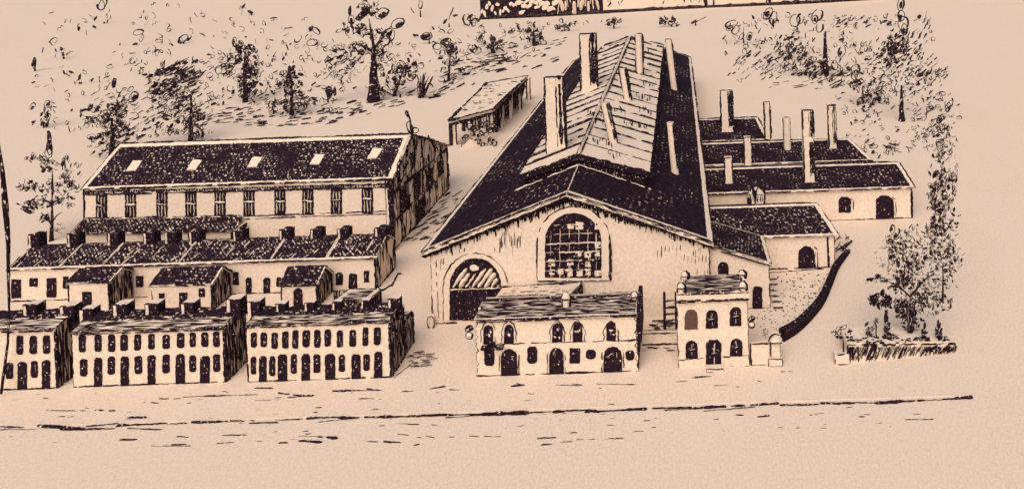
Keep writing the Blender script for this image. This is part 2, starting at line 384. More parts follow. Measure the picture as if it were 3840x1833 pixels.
w3 = q4([(290,44,668,775),(362,50,668,772),(440,50,668,784),(517,48,660,782),(590,46,650,782),(668,56,650,772),(748,50,650,776),(823,50,646,768),(910,46,652,774),(1003,52,648,768),(1095,44,632,764),(1180,54,632,756),
          (287,40,842,968),(423,44,838,980),(578,46,824,964),(745,52,826,958),(925,46,828,950),(1103,50,824,940)]) + q4([(355,52,838,1028),(497,66,826,1028),(665,60,822,1028),(840,72,822,1018),(1027,64,824,1012),(1187,58,808,998)], 'low')
b3, bx0, bx1, bY = front_block('long white terrace on the right with twelve upper windows and dark end wall', 622, 979, 961, 949, 817, 804, 775, 765, w3, [(638,758,794,30),(706,764,796,22),(778,762,794,22),(846,760,790,20),(918,756,786,20),(990,752,790,26)])
# annex behind its end wall
root = thing('lean_to', 'low dark boarded lean to at the end of the right street terrace', 'lean-to', Vector((bx1+.6, bY+3, 0)))
mb = MB(); y0, y1 = bY+2.75, bY+4.6; xa, xb = bx1-.8, P(1040, 870, y1).x
mb.box(xa, xb, y0, y1, -.2, 2.3, 'boards_shade', right='boards_shade')
for x in (xb,): mb.stroke([(x, y0, 0), (x, y0, 2.3)], 5); mb.stroke([(x, y1, 0), (x, y1, 2.3)], 6)
mb.build('wall', root)
mb = MB(); a, b2 = Vector((xa, y0-.05, 2.32)), Vector((xb+.1, y0-.05, 2.32))
mb.prism([a, b2, b2+Vector((-.15,0,.45)), a+Vector((0,0,.45))], Vector((0, y1-y0+.1, 0)), 'courses_dark')
mb.stroke([b2, b2+Vector((-.15,0,.45)), b2+Vector((-.15,y1-y0,.45)), b2+Vector((0, y1-y0, 0))], 5)
mb.build('roof', root)
# ================================================================== OUTBUILDINGS
YO = 11.6
def outbuilding(label, uL, uR, ve, rT, vr, wins, endw=2.7):
    um = (uL+uR)/2; x0, x1 = P(uL, ve+30, YO).x, P(uR, ve+30, YO).x
    ze = P(um, ve, YO).z; yr = YO+1.55; zr = P(um+25, vr, yr).z
    root = thing('outbuilding', label, 'outbuilding', Vector(((x0+x1)/2, YO, 0)), 'small outbuildings in the yard between the rows')
    wall_box(root, x0, x1, YO, YO+endw, ze-.02, vb=False, w=3)
    gable(root, x1+.1, YO, YO+endw, ze-.05, yr, zr-.08, ze-.3, 'boards_shade')
    mb = MB(); e = .18
    slope(mb, [Vector((x0-e, YO-.15, ze)), Vector((x1+.1+e, YO-.15, ze)), Vector((x1+.1+e, yr, zr)), Vector((x0-e, yr, zr))], 'tiles', (.05,.22,.1,.02), w=4)
    slope(mb, [Vector((x1+.1+e, YO+endw+.15, ze-.25)), Vector((x0-e, YO+endw+.15, ze-.25)), Vector((x0-e, yr, zr)), Vector((x1+.1+e, yr, zr))], 'tiles', (.05,.05,.1,.02), w=5)
    mb.build('roof', root)
    for kind, a, b2, c, d, nm in wins: opening(root, YO, kind, a, b2, c, d, name=nm, glint=1)
outbuilding('small white outbuilding with a single wide door, leftmost in the yard', 173, 273, 710, 0, 674, [('rect', 206, 735, 230, 782, 'door')])
outbuilding('widest white outbuilding in the yard, with two doors and a small window', 382, 531, 716, 0, 673, [('rect', 399, 738, 413, 774, 'door'), ('rect', 450, 737, 471, 772, 'door'), ('rect', 500, 726, 515, 747, 'window')])
outbuilding('small white outbuilding with one arched door, rightmost in the yard', 708, 796, 716, 0, 670, [('arch', 738, 725, 761, 775, 'door')])
# cart shed with a pale flat roof
root = thing('cart_shed', 'low open cart shed with pale sloping roof beside the right outbuilding', 'shed', P(900, 760, 9.2))
mb = MB(); YS = 9.0
q = [P(838, 757, YS), P(930, 752, YS), P(958, 727, YS+2.2), P(880, 727, YS+2.2)]
slope(mb, q, 'courses', (.5,.5,.3,.3), w=5); mb.build('roof', root)
for u in (846, 884, 926):
    mb = MB(); p = P(u, 757, YS+.1); mb.tube([Vector((p.x, p.y, -.1)), Vector((p.x, p.y, p.z))], [.1, .1], 'bark', 6); mb.build('post', root)
for u in (950,):
    mb = MB(); p = P(u, 733, YS+2.0); mb.tube([Vector((p.x, p.y, -.1)), Vector((p.x, p.y, p.z))], [.1, .1], 'bark', 6); mb.build('post', root)
mb = MB(); p = P(838, 757, YS+2.15); p2 = P(958, 757, YS+2.15); mb.box(p.x, p2.x, YS+2.25, YS+2.4, -.1, q[3].z-.15, 'boards_shade'); mb.build('back_wall', root)
# ================================================================== SECOND ROW
Y2 = G(300, 750).y
x0, x1 = P(24, 700, Y2).x, P(943, 690, Y2).x
ze = P(300, 668, Y2).z; yr = Y2+2.6; zr = P(300, 611, yr).z; y1 = Y2+4.6
row = thing('cottage_row', 'long low row of white cottages under one dark tiled roof behind the yard', 'cottage row', Vector(((x0+x1)/2, Y2, 0)))
wall_box(row, x0, x1, Y2, y1, ze-.02)
gable(row, x1+.12, Y2, y1, ze-.05, yr, zr-.08, ze-.2, 'boards_pale_shade')
mb = MB()
slope(mb, [Vector((x0-.1, Y2-.25, ze)), Vector((x1+.3, Y2-.25, ze)), Vector((x1+.3, yr, zr)), Vector((x0-.1, yr, zr))], 'tiles_slant', (.15,.1,.3,.1), w=3.5)
slope(mb, [Vector((x1+.3, y1+.2, ze-.2)), Vector((x0-.1, y1+.2, ze-.2)), Vector((x0-.1, yr, zr)), Vector((x1+.3, yr, zr))], 'tiles_slant', (.1,.1,.1,.1), w=3.5)
for ub, ut in ((150,168),(258,266),(372,386),(450,464),(681,706),(822,836),(560,572),(916,930)):
    k = (P(ub, 664, Y2).x-x0)/(x1-x0); pa = Vector((x0+k*(x1-x0), Y2-.25, ze+.04)); pb = Vector((pa.x+.15, yr, zr+.04))
    mb.stroke([pa.lerp(pb, .05 if ub not in (372, 560, 916) else .3), pa.lerp(pb, .97 if ub not in (372, 560, 916) else .75)], 6 if ub not in (372, 560, 916) else 3.5, 'plaster', jit=1.2)
for k in range(60):
    a = x0+(x1-x0)*R(); t = U(.05, .9); l = U(.05, .25); z = lambda t: Vector((0, Y2-.25+(yr-Y2+.25)*t, ze+(zr-ze)*t+.035))
    mb.stroke([Vector((a, 0, 0))+z(t), Vector((a+U(.1,.3), 0, 0))+z(min(.97, t+l))], U(2, 4), 'plaster')
rf = mb.build('roof', row)
for u, dv in ((85,0),(183,0),(284,0),(375,0),(429,0),(489,0),(600,0),(716,0),(795,0),(863,0),(957,0)):
    vb_ = 619-u*.0195; stub(rf, u, vb_-27, vb_, 27, yr-.3, pale=.24, top='ink')
for kind, a, b2, c, d in [('rect',28,703,52,750),('rect',74,700,94,721),('rect',117,700,141,748),('rect',158,696,172,726),('rect',341,694,360,722),('low',585,684,600,717),('soft',617,698,633,743),('low',662,698,679,738),('soft',694,698,708,722),('low',844,686,862,717),('low',877,688,898,727),('rect',915,682,928,710)]:
    opening(row, Y2, kind, a, b2, c, d, name='door' if d-b2 > 38 else 'window', glint=1)
# ================================================================== BARRACKS
YB = G(985, 635).y; xb0, xb1 = P(213, 560, YB).x, P(980, 545, YB).x
ze = P(590, 463, YB).z; yr = 28.4; zr = P(650, 350, yr).z; y1 = 42.5; zb = 5.9
bar = thing('barracks', 'long white two storey building with five roof lights and ten tall windows', 'building', Vector(((xb0+xb1)/2, YB, 0)))
mb = MB(); mb.box(xb0, xb1, YB, y1, -.2, zb-.1, 'plaster'); mb.box(xb0, xb1, YB, YB+8, zb-.1, ze-.06, 'plaster')
mb.stroke([(xb0, YB, 0), (xb0, YB, ze)], 4); mb.stroke([(xb1, YB, 0), (xb1, YB, ze)], 5); mb.stroke([(xb1-.35, YB-.01, 0), (xb1-.35, YB-.01, ze)], 3)
for dv in (0, 7): mb.stroke([P(612, 544+dv, YB-.02), P(972, 531+dv, YB-.02)], 3, brk=.04)
mb.stroke([P(214, 553, YB-.02), P(612, 545, YB-.02)], 3.5, brk=.03)
for k in range(120):                       # dentils below the eaves
    u = 216+k*6.35; v = 484-(u-216)*.0245; c = P(u, v+U(-2,2), YB-.05); un = unit(c)
    mb.blob(c, U(2,3.4)*un, U(2.2,4)*un, U(0,3), 'ink')
for dv, ww in ((10, 4), (18, 4.5)): mb.stroke([P(213, 475+dv-3, YB-.05), P(978, 456+dv-3, YB-.05)], ww, brk=.04, jit=1.4)
mb.build('wall', bar)
def timber(mb, x):
    def q(y, z): return Vector((x+.03, y, z))
    def zt(y): return ze+(zr-ze)*(y-YB)/(yr-YB) if y < yr else zr+(zb-zr)*(y-yr)/(y1-yr)
    for k in range(9):
        y = YB+.3+(y1-YB-.6)*k/8; mb.stroke([q(y, 0), q(y, zt(y)-.3)], U(5, 10), jit=1.2)
    mb.stroke([q(YB, 6.3), q(y1, 5.6)], 8, jit=1.2); mb.stroke([q(YB, 3.1), q(y1, 3.0)], 5)
    for a, c, b2, d in ((YB+2, 6.3, YB+6, 9.2), (YB+12, 9.6, YB+16, 6), (YB+4, 3, YB+8, 6.2), (YB+14, 3, YB+10, 6)): mb.stroke([q(a, c), q(b2, d)], 9, jit=1.2)
    for a, c, b2, d in ((YB+2.5, 3.4, YB+4.6, 5.8), (YB+6.8, 3.3, YB+9, 6), (YB+11, 2.6, YB+13.5, 5), (YB+15.4, 3, YB+17.6, 5), (YB+7, 0, YB+10, 2.6), (YB+5.5, 7, YB+7, 9)):
        mb.prism(rough([q(a, c)+Vector((.05,0,0)), q(b2, c)+Vector((.05,0,0)), q(b2, d)+Vector((.05,0,0)), q(a, d)+Vector((.05,0,0))], 6, 1.5), Vector((-.04,0,0)), 'ink')
def timber2(mb, x):
    timber(mb, x)
    for y, z, w_, h in ((YB+5.2,8.2,.5,1.2),(YB+8.6,8.6,.7,1.0),(YB+11.5,8.4,.6,1.4),(YB+15,6.6,.6,.9),(YB+3.1,7.0,.35,.8),(YB+9.8,6.9,.5,.7),(YB+5.8,4.6,.35,1.3),(YB+10,4.3,.4,1.4),(YB+14.4,4.2,.4,1.2),(YB+18.3,3.6,.35,1.6),(YB+2,1.4,.3,1.1),(YB+4.6,1.6,.35,1.2),(YB+12.5,1.2,.4,.9),(YB+16,1.2,.4,.9)):
        mb.prism(rough([Vector((x+.17, y-w_, z-h)), Vector((x+.17, y+w_, z-h*.8)), Vector((x+.17, y+w_*.7, z+h)), Vector((x+.17, y-w_*.5, z+h*.7))], 6, 1.6), Vector((-.12,0,0)), 'plaster')
gable(bar, xb1+.15, YB, y1, ze-.1, yr, zr-.12, zb, 'boards_pale_shade', extra=timber2)
mb = MB(); o = .16
slope(mb, [Vector((xb0-.2, YB-o, ze)), Vector((xb1+.5, YB-o, ze)), Vector((xb1+.5, yr, zr)), Vector((xb0-.2, yr, zr))], 'tiles', (.5,.6,.35,.6), w=4.5, brk=.05)
slope(mb, [Vector((xb1+.5, y1+.3, zb)), Vector((xb0-.2, y1+.3, zb)), Vector((xb0-.2, yr, zr)), Vector((xb1+.5, yr, zr))], 'tiles', (.3,.3,.3,.5), w=5)
mb.stroke([(xb1+.5, YB-o, ze+.05), (xb1+.5, yr, zr+.05)], 7, 'plaster'); mb.stroke([(xb1+.8, YB-o, ze), (xb1+.8, yr, zr)], 5)
rf = mb.build('roof', bar)
pl0 = Vector((0, YB-o, ze)); pn = Vector((1,0,0)).cross(Vector((0, yr-YB+o, zr-ze))).normalized()
for u, v in ((338,419),(489,417),(641,410),(798,403),(943,388)):
    pts = [onplane(u+a, v+b2, pl0, pn) for a, b2 in ((-19,13),(5,12),(20,-12),(-3,-13))]
    mb = MB(); mb.prism(rough([p + pn*.16 for p in pts], 7, 1), pn*-.2, 'plaster'); mb.build('roof_light', rf)
for u in (255,328,407,480,553,626,704,774,846,924):
    t = (u-255)/669; v0, v1 = 486-t*15, 553-t*16
    def mull(mb, Y, u=u, v0=v0, v1=v1):
        vm = (v0+v1)/2-3
        mb.stroke([P(u-12, vm, Y-.03), P(u+12, vm+U(-2,2), Y-.03)], 3.6, 'plaster', jit=1.4, brk=.1)
        for du in (-7.5, 0, 7.5):
            mb.stroke([P(u+du+U(-1,1), v0+U(4,10), Y-.03), P(u+du, vm-2, Y-.03)], 2.4, 'plaster', brk=.12); mb.stroke([P(u+du, vm+4, Y-.03), P(u+du+U(-1,1), v1-U(1,6), Y-.03)], 2.4, 'plaster', brk=.12)
    opening(bar, YB, 'rect', u-14, v0, u+14, v1, glint=0, frame=mull)
# finial at the gable peak
mb = MB(); c = Vector((xb1+.6, yr, zr)); un = unit(c)
mb.tube([c, c+Vector((0,0,.8)), c+Vector((-.1,0,1.9)), c+Vector((-.45,0,2.6))], [.16,.14,.12,.1], 'ink', 6)
mb.curl(c+Vector((-.1,0,.7)), 7*un, 16*un, .3, 2.4*un); mb.curl(c+Vector((.5,0,.4)), 9*un, 7*un, 0, 2.2*un); mb.blob(c+Vector((-.4,0,2.4)), 6*un, 9*un, .3)
mb.build('finial', bar)
# lean-to roofed gallery on its front
gal = thing('gallery', 'long open fronted lean to with slanting roof against the tall building', 'lean-to', P(390, 600, YB-1.5))
yb = YB-2.3; mb = MB()
q = [P(174, 589, yb), P(592, 581, yb), P(607, 543, YB-.12), P(211, 550, YB-.12)]
slope(mb, q, 'tiles_slant', (.1,.1,.1,.15), w=5); mb.build('roof', gal)
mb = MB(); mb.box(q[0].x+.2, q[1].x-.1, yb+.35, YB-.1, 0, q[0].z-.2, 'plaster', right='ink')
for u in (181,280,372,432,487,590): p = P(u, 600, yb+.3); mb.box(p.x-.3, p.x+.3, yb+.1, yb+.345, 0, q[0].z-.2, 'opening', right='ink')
mb.build('wall', gal)

# ================================================================== GREAT HALL
YH = G(1090, 815).y; DH = YH+D0; YE = 157-D0
hx0, hx1 = P(1085, 700, YH).x, P(1784, 640, YH).x; hc = (hx0+hx1)/2
zel, zer = P(1085, 622, YH).z, P(1784, 600, YH).z; zE = (zel+zer)/2
zA = P(1437, 494, YH).z
hall = thing('market_hall', 'great white gabled hall with dark roof, raised pale lantern roof and tall arched window', 'hall', Vector((hc, YH, 0)))
mb = MB()
mb.prism([Vector((hx0, YH, -.2)), Vector((hx1, YH, -.2)), Vector((hx1, YH, zE)), Vector((hc, YH, zA)), Vector((hx0, YH, zE))], Vector((0, YE-YH, 0)), 'plaster')
mb.stroke([(hx0, YH, 0), (hx0, YH, zE)], 3.2, brk=.1); mb.stroke([(hx1, YH, 0), (hx1, YH, zE)], 4, brk=.03); mb.stroke([(hx0, YH, .03), (hx0+2.2, YH, .03)], 4)
mb.stroke([P(1097, 655, YH-.02), P(1103, 800, YH-.02)], 2.5, brk=.2)
yw = YH-.03
for k in range(330):                                   # dark hatching below the verge
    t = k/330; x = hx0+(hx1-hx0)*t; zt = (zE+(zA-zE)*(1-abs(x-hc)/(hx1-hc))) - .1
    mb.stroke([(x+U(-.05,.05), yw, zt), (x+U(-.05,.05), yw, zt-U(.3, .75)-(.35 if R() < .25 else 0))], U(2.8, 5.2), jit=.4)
for k in range(16): u = 1258+k*3.6; v = U(575, 600); mb.stroke([P(u, v, yw), P(u+U(-1,1), v+U(10, 45), yw)], U(1.4, 2.2), jit=.3, brk=.1)
for k in range(12): u = 1655+k*9.5; v = U(615, 650); mb.stroke([P(u, v, yw), P(u-1, v+U(8, 28), yw)], U(1.4, 2.4), jit=.3)
for k in range(9): u = 1745+k*4.5; v = U(600, 690); mb.stroke([P(u, v, yw), P(u-1, v+U(8, 26), yw)], U(1.4, 2.2), jit=.3)
for u, v, w_ in ((1138,633,7),(1156,629,4),(1168,626,3.5),(1245,624,4)): mb.stroke([P(u, v, yw), P(u-1, v+8, yw)], w_)
for u in (1109, 1115): mb.stroke([P(u, 650, yw), P(u-1, 678-(u-1109)*2, yw)], 3)
mb.build('wall', hall)
# main roof
mb = MB(); o = .7; ex = .65; yfr = YH-.5
zer_ = zE-.15; zR = zA+.55
eL, eR = hx0-ex, hx1+ex*.6
qr = [Vector((eR, yfr, zer_)), Vector((eR, YE, zer_)), Vector((hc, YE, zR)), Vector((hc, yfr, zR))]
ql = [Vector((eL, YE, zer_)), Vector((eL, yfr, zer_)), Vector((hc, yfr, zR)), Vector((hc, YE, zR))]
slope(mb, qr, 'tiles_hall', (.55,.5,.55,.05), w=4, lines='brl', th=.2)
slope(mb, ql, 'tiles_hall', (.5,.55,.55,.05), w=4, lines='brl', th=.2)
mb.stroke([(hc, yfr, zR+.04), (hc, YH+6.6, zR+.04)], 4, 'plaster', brk=.2)
nl, nr = Vector((-(zR-zer_), 0, hc-eL)).normalized(), Vector((zR-zer_, 0, eR-hc)).normalized()
roof = mb.build('roof', hall)
mb = MB()                                              # verge boards
for xe in (eL, eR):
    a, b2 = Vector((xe, yfr-.06, zer_)), Vector((hc, yfr-.06, zR)); d = Vector((0,0,-.42))
    pts = [a, b2, b2+d, a+d] if xe == eL else [b2, a, a+d, b2+d]
    mb.prism(pts[::-1], Vector((0,.05,0)), 'plaster')
    mb.stroke([a+d, b2+d], 5); mb.stroke([a+d*1.35+Vector((0,.3,0)), b2+d*1.35+Vector((0,.3,0))], 9, jit=1.6); mb.stroke([a+d*.35+Vector((0,-.02,0)), b2+d*.35+Vector((0,-.02,0))], 2.6, brk=.12); mb.stroke([a, b2], 3.5, brk=.03)
mb.build('verge_board', roof)
# raised lantern roof
YM = 70.8-D0; YN = 150-D0
za = P(1455, 388, YM).z; zm = (P(1310, 430, YM).z+P(1627, 440, YM).z)/2; mxl, mxr = P(1312, 430, YM).x, P(1627, 440, YM).x
mc = P(1455, 388, YM).x
mb = MB()
mb.prism([Vector((mxl+.3, YM+.4, zE)), Vector((mxr-.3, YM+.4, zE)), Vector((mxr-.3, YM+.4, zm-.1)), Vector((mc, YM+.4, za-.1)), Vector((mxl+.3, YM+.4, zm-.1))], Vector((0, YN-YM-.6, 0)), 'ink')
# pale sill at the foot of the lantern front
for xa, xb_ in ((mxl-.6, mc), (mc, mxr+.4)):
    f = lambda x: zR - (zR-zer_)*(abs(x-hc)/(eR-hc))
    mb.stroke([(xa, YM-.1, f(xa)+.12), (xb_, YM-.1, f(xb_)+.12)], 5, 'plaster', brk=.06, jit=1.2)
mb.build('lantern_wall', hall)
def planks(mb, q, n, seg0, ticks):
    """pale sheeting with drawn joints running from ridge to eave"""
    nn = (q[1]-q[0]).cross(q[3]-q[0]).normalized(); mb.prism(q, nn*-.25, 'plaster')
    for a, b2, w_ in ((0,1,3.5),(1,2,6),(3,0,6)): mb.stroke([q[a], q[b2]], w_, brk=.04)
    for s0, s1, w_ in ticks: mb.stroke([q[0].lerp(q[1], s0)+nn*.02, q[3].lerp(q[2], s1)+nn*.02], w_, brk=.035, jit=1)
mb = MB(); oh = .35
fr = [((71*(150/71)**(k/18.6))-71)/79 for k in range(1, 19)]
qm = [Vector((mxr+oh, YM, zm-.12)), Vector((mxr+oh, YN, zm-.12)), Vector((mc, YN, za)), Vector((mc, YM, za))]
planks(mb, qm, 13, 0, [(min(.99, s+.0), s+.012, U(5.5, 8)) for s in fr])
qn = [Vector((mxl-oh, YN, zm-.12)), Vector((mxl-oh, YM, zm-.12)), Vector((mc, YM, za)), Vector((mc, YN, za))]
planks(mb, qn, 13, 0, [(1-s, 1-s-.012, U(5.5, 8)) for s in fr])
nmr = (qm[1]-qm[0]).cross(qm[3]-qm[0]).normalized(); nml = (qn[1]-qn[0]).cross(qn[3]-qn[0]).normalized()
for u, v, n_ in ((1478,275,7),(1500,300,6),(1570,300,9),(1490,345,8),(1530,265,7),(1610,270,5),(1600,235,6),(1595,120,6),(1620,200,5),(1530,380,5)):     # short hatching on the right slope
    for k in range(n_):
        a, c = u+k*7+U(-2,2), v+k*2+U(-5,5); mb.stroke([onplane(a, c, qm[0], nmr)+nmr*.03, onplane(a+U(-2,3), c+U(7,14), qm[0], nmr)+nmr*.03], U(2, 4))
# ridge capping
a, b2 = Vector((mc, YM-.05, za+.06)), Vector((mc, YN, za+.06))
mb.stroke([a, b2], 7, 'plaster', jit=.5); mb.stroke([a+Vector((-.17,0,0)), b2+Vector((-.3,0,0))], 3.4, brk=.05); mb.stroke([a+Vector((.2,0,0)), b2+Vector((.36,0,0))], 4, brk=.04)
# dark front edge of the lantern roof
for xe in (mxl-oh, mxr+oh):
    p0, p1 = Vector((xe, YM-.05, zm-.12)), Vector((mc, YM-.05, za)); d = Vector((0,0,-.55))
    mb.prism(([p0, p1, p1+d, p0+d] if xe < mc else [p1, p0, p0+d, p1+d])[::-1], Vector((0,.04,0)), 'ink')
lant = mb.build('lantern_roof', hall)
def roof_chimney(par, u0, u1, vt, vb_, pl, lean=0, **k):
    p, n = pl; base = onplane((u0+u1)/2, vb_, p, n); un = unit(base)
    dxt = lean*un; top = P((u0+u1)/2+lean, vt, base.y)
    return chimney(par, base, (u1-u0)*un, top.z, lean=dxt, **k)
PMR, PML, PR, PL_ = (qm[0], nmr), (qn[0], nml), (qr[0], nr), (ql[0], nl)
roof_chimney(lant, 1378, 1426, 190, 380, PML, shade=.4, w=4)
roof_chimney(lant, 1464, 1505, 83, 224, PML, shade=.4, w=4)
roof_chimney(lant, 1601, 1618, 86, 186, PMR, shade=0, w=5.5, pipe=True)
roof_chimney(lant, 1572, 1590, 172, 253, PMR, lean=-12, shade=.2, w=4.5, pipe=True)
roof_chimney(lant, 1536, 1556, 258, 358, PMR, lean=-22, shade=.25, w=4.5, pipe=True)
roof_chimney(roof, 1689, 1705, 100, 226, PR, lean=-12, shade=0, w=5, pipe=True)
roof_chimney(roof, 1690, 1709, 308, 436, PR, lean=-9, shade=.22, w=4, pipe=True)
# great arched window
def arch_line(cu, w_, vspring, vbot, asp=1.0, n=14):
    r = w_/2; return [(cu-r, vbot)] + [(cu-r*math.cos(math.pi*k/n), vspring-r*asp*math.sin(math.pi*k/n)) for k in range(n+1)] + [(cu+r, vbot)]
mb = MB()
mb.prism([P(u, v, YH-.16) for u, v in arch_line(1443, 184, 610, 706, .98)][::-1], Vector((0,.16,0)), 'plaster')
ol = [P(u, v, YH-.17) for u, v in arch_line(1443, 184, 610, 706, .98)]
mb.stroke(ol, 3.2, brk=.08); mb.stroke([ol[-1], P(1351, 707, YH-.17)], 3.8, brk=.12); mb.stroke([ol[-1], ol[-2]], 5)
sur = mb.build('window_surround', hall)
mb = MB(); ap = rough([P(u, v, YH-.2) for u, v in arch_line(1442, 142, 606, 699, .98)], 6, 1)
mb.prism(ap[::-1], Vector((0,.05,0)), 'opening')
yg = YH-.24
for u in (1386, 1408, 1432, 1456, 1480, 1500): mb.stroke([P(u+U(-1,1), 556+abs(u-1443)*.55, yg), P(u, 698, yg)], 2.0, 'plaster', brk=.07, jit=1.1)
for v in (565, 588, 612, 634, 656, 680): mb.stroke([P(1374 if v > 600 else 1392, v+2, yg), P(1510 if v > 600 else 1490, v-2, yg)], 1.8+max(0, v-590)*.02, 'plaster', brk=.06, jit=1.1)
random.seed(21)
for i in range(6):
    for j in range(6):                                  # pale panes, more towards the sill
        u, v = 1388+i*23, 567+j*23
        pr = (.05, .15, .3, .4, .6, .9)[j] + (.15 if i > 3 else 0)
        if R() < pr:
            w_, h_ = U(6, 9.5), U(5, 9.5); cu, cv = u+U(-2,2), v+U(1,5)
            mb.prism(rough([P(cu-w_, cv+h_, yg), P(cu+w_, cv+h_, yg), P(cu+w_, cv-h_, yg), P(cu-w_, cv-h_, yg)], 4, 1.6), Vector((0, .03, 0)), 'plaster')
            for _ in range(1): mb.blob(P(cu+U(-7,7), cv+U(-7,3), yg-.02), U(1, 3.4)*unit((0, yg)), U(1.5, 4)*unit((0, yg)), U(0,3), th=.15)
for u in (1397, 1420, 1444, 1468, 1490): mb.stroke([P(u, 640, yg-.03), P(u, 697, yg-.03)], 3, brk=.15)
mb.stroke([P(1374, 660, yg-.03), P(1512, 655, yg-.03)], 3, brk=.1); mb.stroke([P(1374, 683, yg-.03), P(1512, 678, yg-.03)], 3, brk=.1)
mb.build('window', hall)
# gateway
mb = MB(); gp = [P(u, v, YH-.1) for u, v in arch_line(1196, 162, 722, 808, 1.05)]
mb.prism(gp[::-1], Vector((0,.1,0)), 'plaster'); mb.stroke(gp, 3.2, brk=.06, jit=1); mb.build('gate_surround', hall)
gate = MB(); gp = rough([P(u, v, YH-.14) for u, v in arch_line(1196, 130, 722, 806, 1.12)], 6, 1); gate.prism(gp[::-1], Vector((0,.035,0)), 'opening')
gt = gate.build('gate', hall)
mb = MB(); y_ = YH-.17
mb.stroke([P(1132, 729, y_), P(1262, 724, y_)], 4, 'plaster')
for k in range(9):
    u = 1140+k*16; a, c = (u, 722), (u+34, 676)
    ok = [(uu, vv) for uu, vv in [(a[0]+(c[0]-a[0])*t, a[1]+(c[1]-a[1])*t) for t in [i/20 for i in range(21)]] if ((uu-1196)/60)**2 + ((vv-722)/66)**2 < 1 and ((uu-1193)/17)**2+((vv-674)/14)**2 > 1]
    if len(ok) > 2: mb.stroke([P(*ok[0], y_), P(*ok[-1], y_)], 8, 'plaster', jit=1)
mb.blob(P(1193, 673, y_), 12*unit((0,y_)), 9*unit((0,y_)), 0, 'plaster', th=.1); mb.build('fanlight', gt)
# corner guard stone
mb = MB(); c = G(1090, 816)
mb.tube([c+Vector((0,-.25,-.1)), c+Vector((0,-.25,.5)), c+Vector((0,-.25,.95)), c+Vector((0,-.25,1.1))], [.32,.3,.24,.05], 'plaster', 8)
un = unit(c); mb.curl(c+Vector((0,-.6,.5)), 9*un, 17*un, 0, 2*un)
tag(mb.build('guard_stone'), 'rounded stone at the left foot of the great hall', 'guard stone')
# ================================================================== HALL AISLE (right side) and SHEDS BEHIND
YA = G(1935, 775).y; ax1 = P(1936, 720, YA).x; zh, zl = P(1787, 614, YA).z, P(1937, 660, YA).z; ya1 = 70.3-D0
ais = thing('side_aisle', 'lean to aisle on the right side of the great hall, with two dark openings', 'building', Vector(((hx1+ax1)/2, YA, 0)))
xs_ = hx1+.03
mb = MB(); mb.prism([Vector((xs_, YA, -.2)), Vector((ax1, YA, -.2)), Vector((ax1, YA, zl-.05)), Vector((xs_, YA, zh-.05))], Vector((0, ya1-YA, 0)), 'plaster')
mb.stroke([(ax1, YA, 0), (ax1, YA, zl)], 3.5, brk=.05); mb.stroke([(xs_, YA, .03), (ax1, YA, .03)], 3, brk=.1); mb.build('wall', ais)
mb = MB(); k_ = .25; slope(mb, [Vector((ax1+.2, YA-k_, zl)), Vector((ax1+.2, ya1, zl)), Vector((xs_, ya1, zh)), Vector((xs_, YA-k_, zh))], 'tiles', (.28,.2,.35,.02), w=3.6)
mb.stroke([(ax1+.2, YA-k_-.02, zl-.22), (xs_, YA-k_-.02, zh-.22)], 3, brk=.1); mb.build('roof', ais)
opening(ais, YA, 'arch', 1806, 659, 1833, 700, glint=0); opening(ais, YA, 'soft', 1892, 721, 1919, 782, name='door', glint=0)
def shed(label, uR, vb_, ve, ue, yr, zr, vr_, ur, depth, wins, mat='tiles_sparse', YY=None, ze=None, uref=2000, wl=True):
    Y = YY if YY is not None else G(uref, vb_).y
    x0 = hx1+.4; x1 = P(uR, (vb_+ve)/2, Y).x
    z_e = ze if ze is not None else P(ue, ve, Y).z
    zr = P(ur, vr_, yr).z
    root = thing('long_shed', label, 'shed', Vector(((x0+x1)/2, Y, 0)), 'parallel tiled sheds beside the hall')
    wall_box(root, x0, x1, Y, depth, z_e-.04, vb=wl, lines=wl)
    gable(root, min(x1, P(ur, vr_, yr).x)+.1, Y, depth-1.2, z_e-.05, yr-.4, zr-.35, z_e-.4, 'plaster')
    mb = MB(); o = .35
    xr = P(ur, vr_, yr).x
    slope(mb, [Vector((x0, Y-o, z_e)), Vector((x1+.5, Y-o, z_e)), Vector((xr, yr, zr)), Vector((x0, yr, zr))], mat, (.05,.5,.35,.4), w=3.2, brk=.05)
    slope(mb, [Vector((xr, depth+.1, z_e)), Vector((x0, depth+.1, z_e)), Vector((x0, yr, zr)), Vector((xr, yr, zr))], mat, (.5,.05,.3,.4), w=3, lines='')
    rf = mb.build('roof', root); p = Vector((x0, Y-o, z_e)); n = Vector((1,0,0)).cross(Vector((0, yr-Y+o, zr-z_e))).normalized()
    for w_ in wins: w_(root, Y)
    return root, rf, (p, n), z_e
def wn(kind, a, b2, c, d, nm='window', reveal=True):
    def fr(mb, Y):
        if reveal:
            for du in (1, 7): mb.stroke([P(c+du, b2+(c-a)*.35, Y), P(c+du, d, Y)], 2.6, brk=.05)
            mb.stroke([P(c+1, b2+8, Y), P(c-2, b2+2, Y), P(c+7, b2+10, Y)], 2.4)
    return lambda root, Y: opening(root, Y, kind, a, b2, c, d, name=nm, glint=1, frame=fr)
rD, rfD, plD, zD = shed('nearest tiled shed right of the hall, with a single dark arched doorway', 2099, 676, 592, 2000, 76.6-D0, 5.0, 511, 2056, 80.6-D0, [wn('arch', 2008, 619, 2050, 678, 'door')], mat='tiles')
rC, rfC, plC, zC = shed('widest shed behind, with an arched window and an arched doorway in its white wall', 2292, 552, 473, 2200, 88.2-D0, 5.3, 408, 2262, 92.8-D0, [wn('low', 2110, 496, 2140, 535), wn('low', 2204, 493, 2247, 553, 'door')], uref=2200)
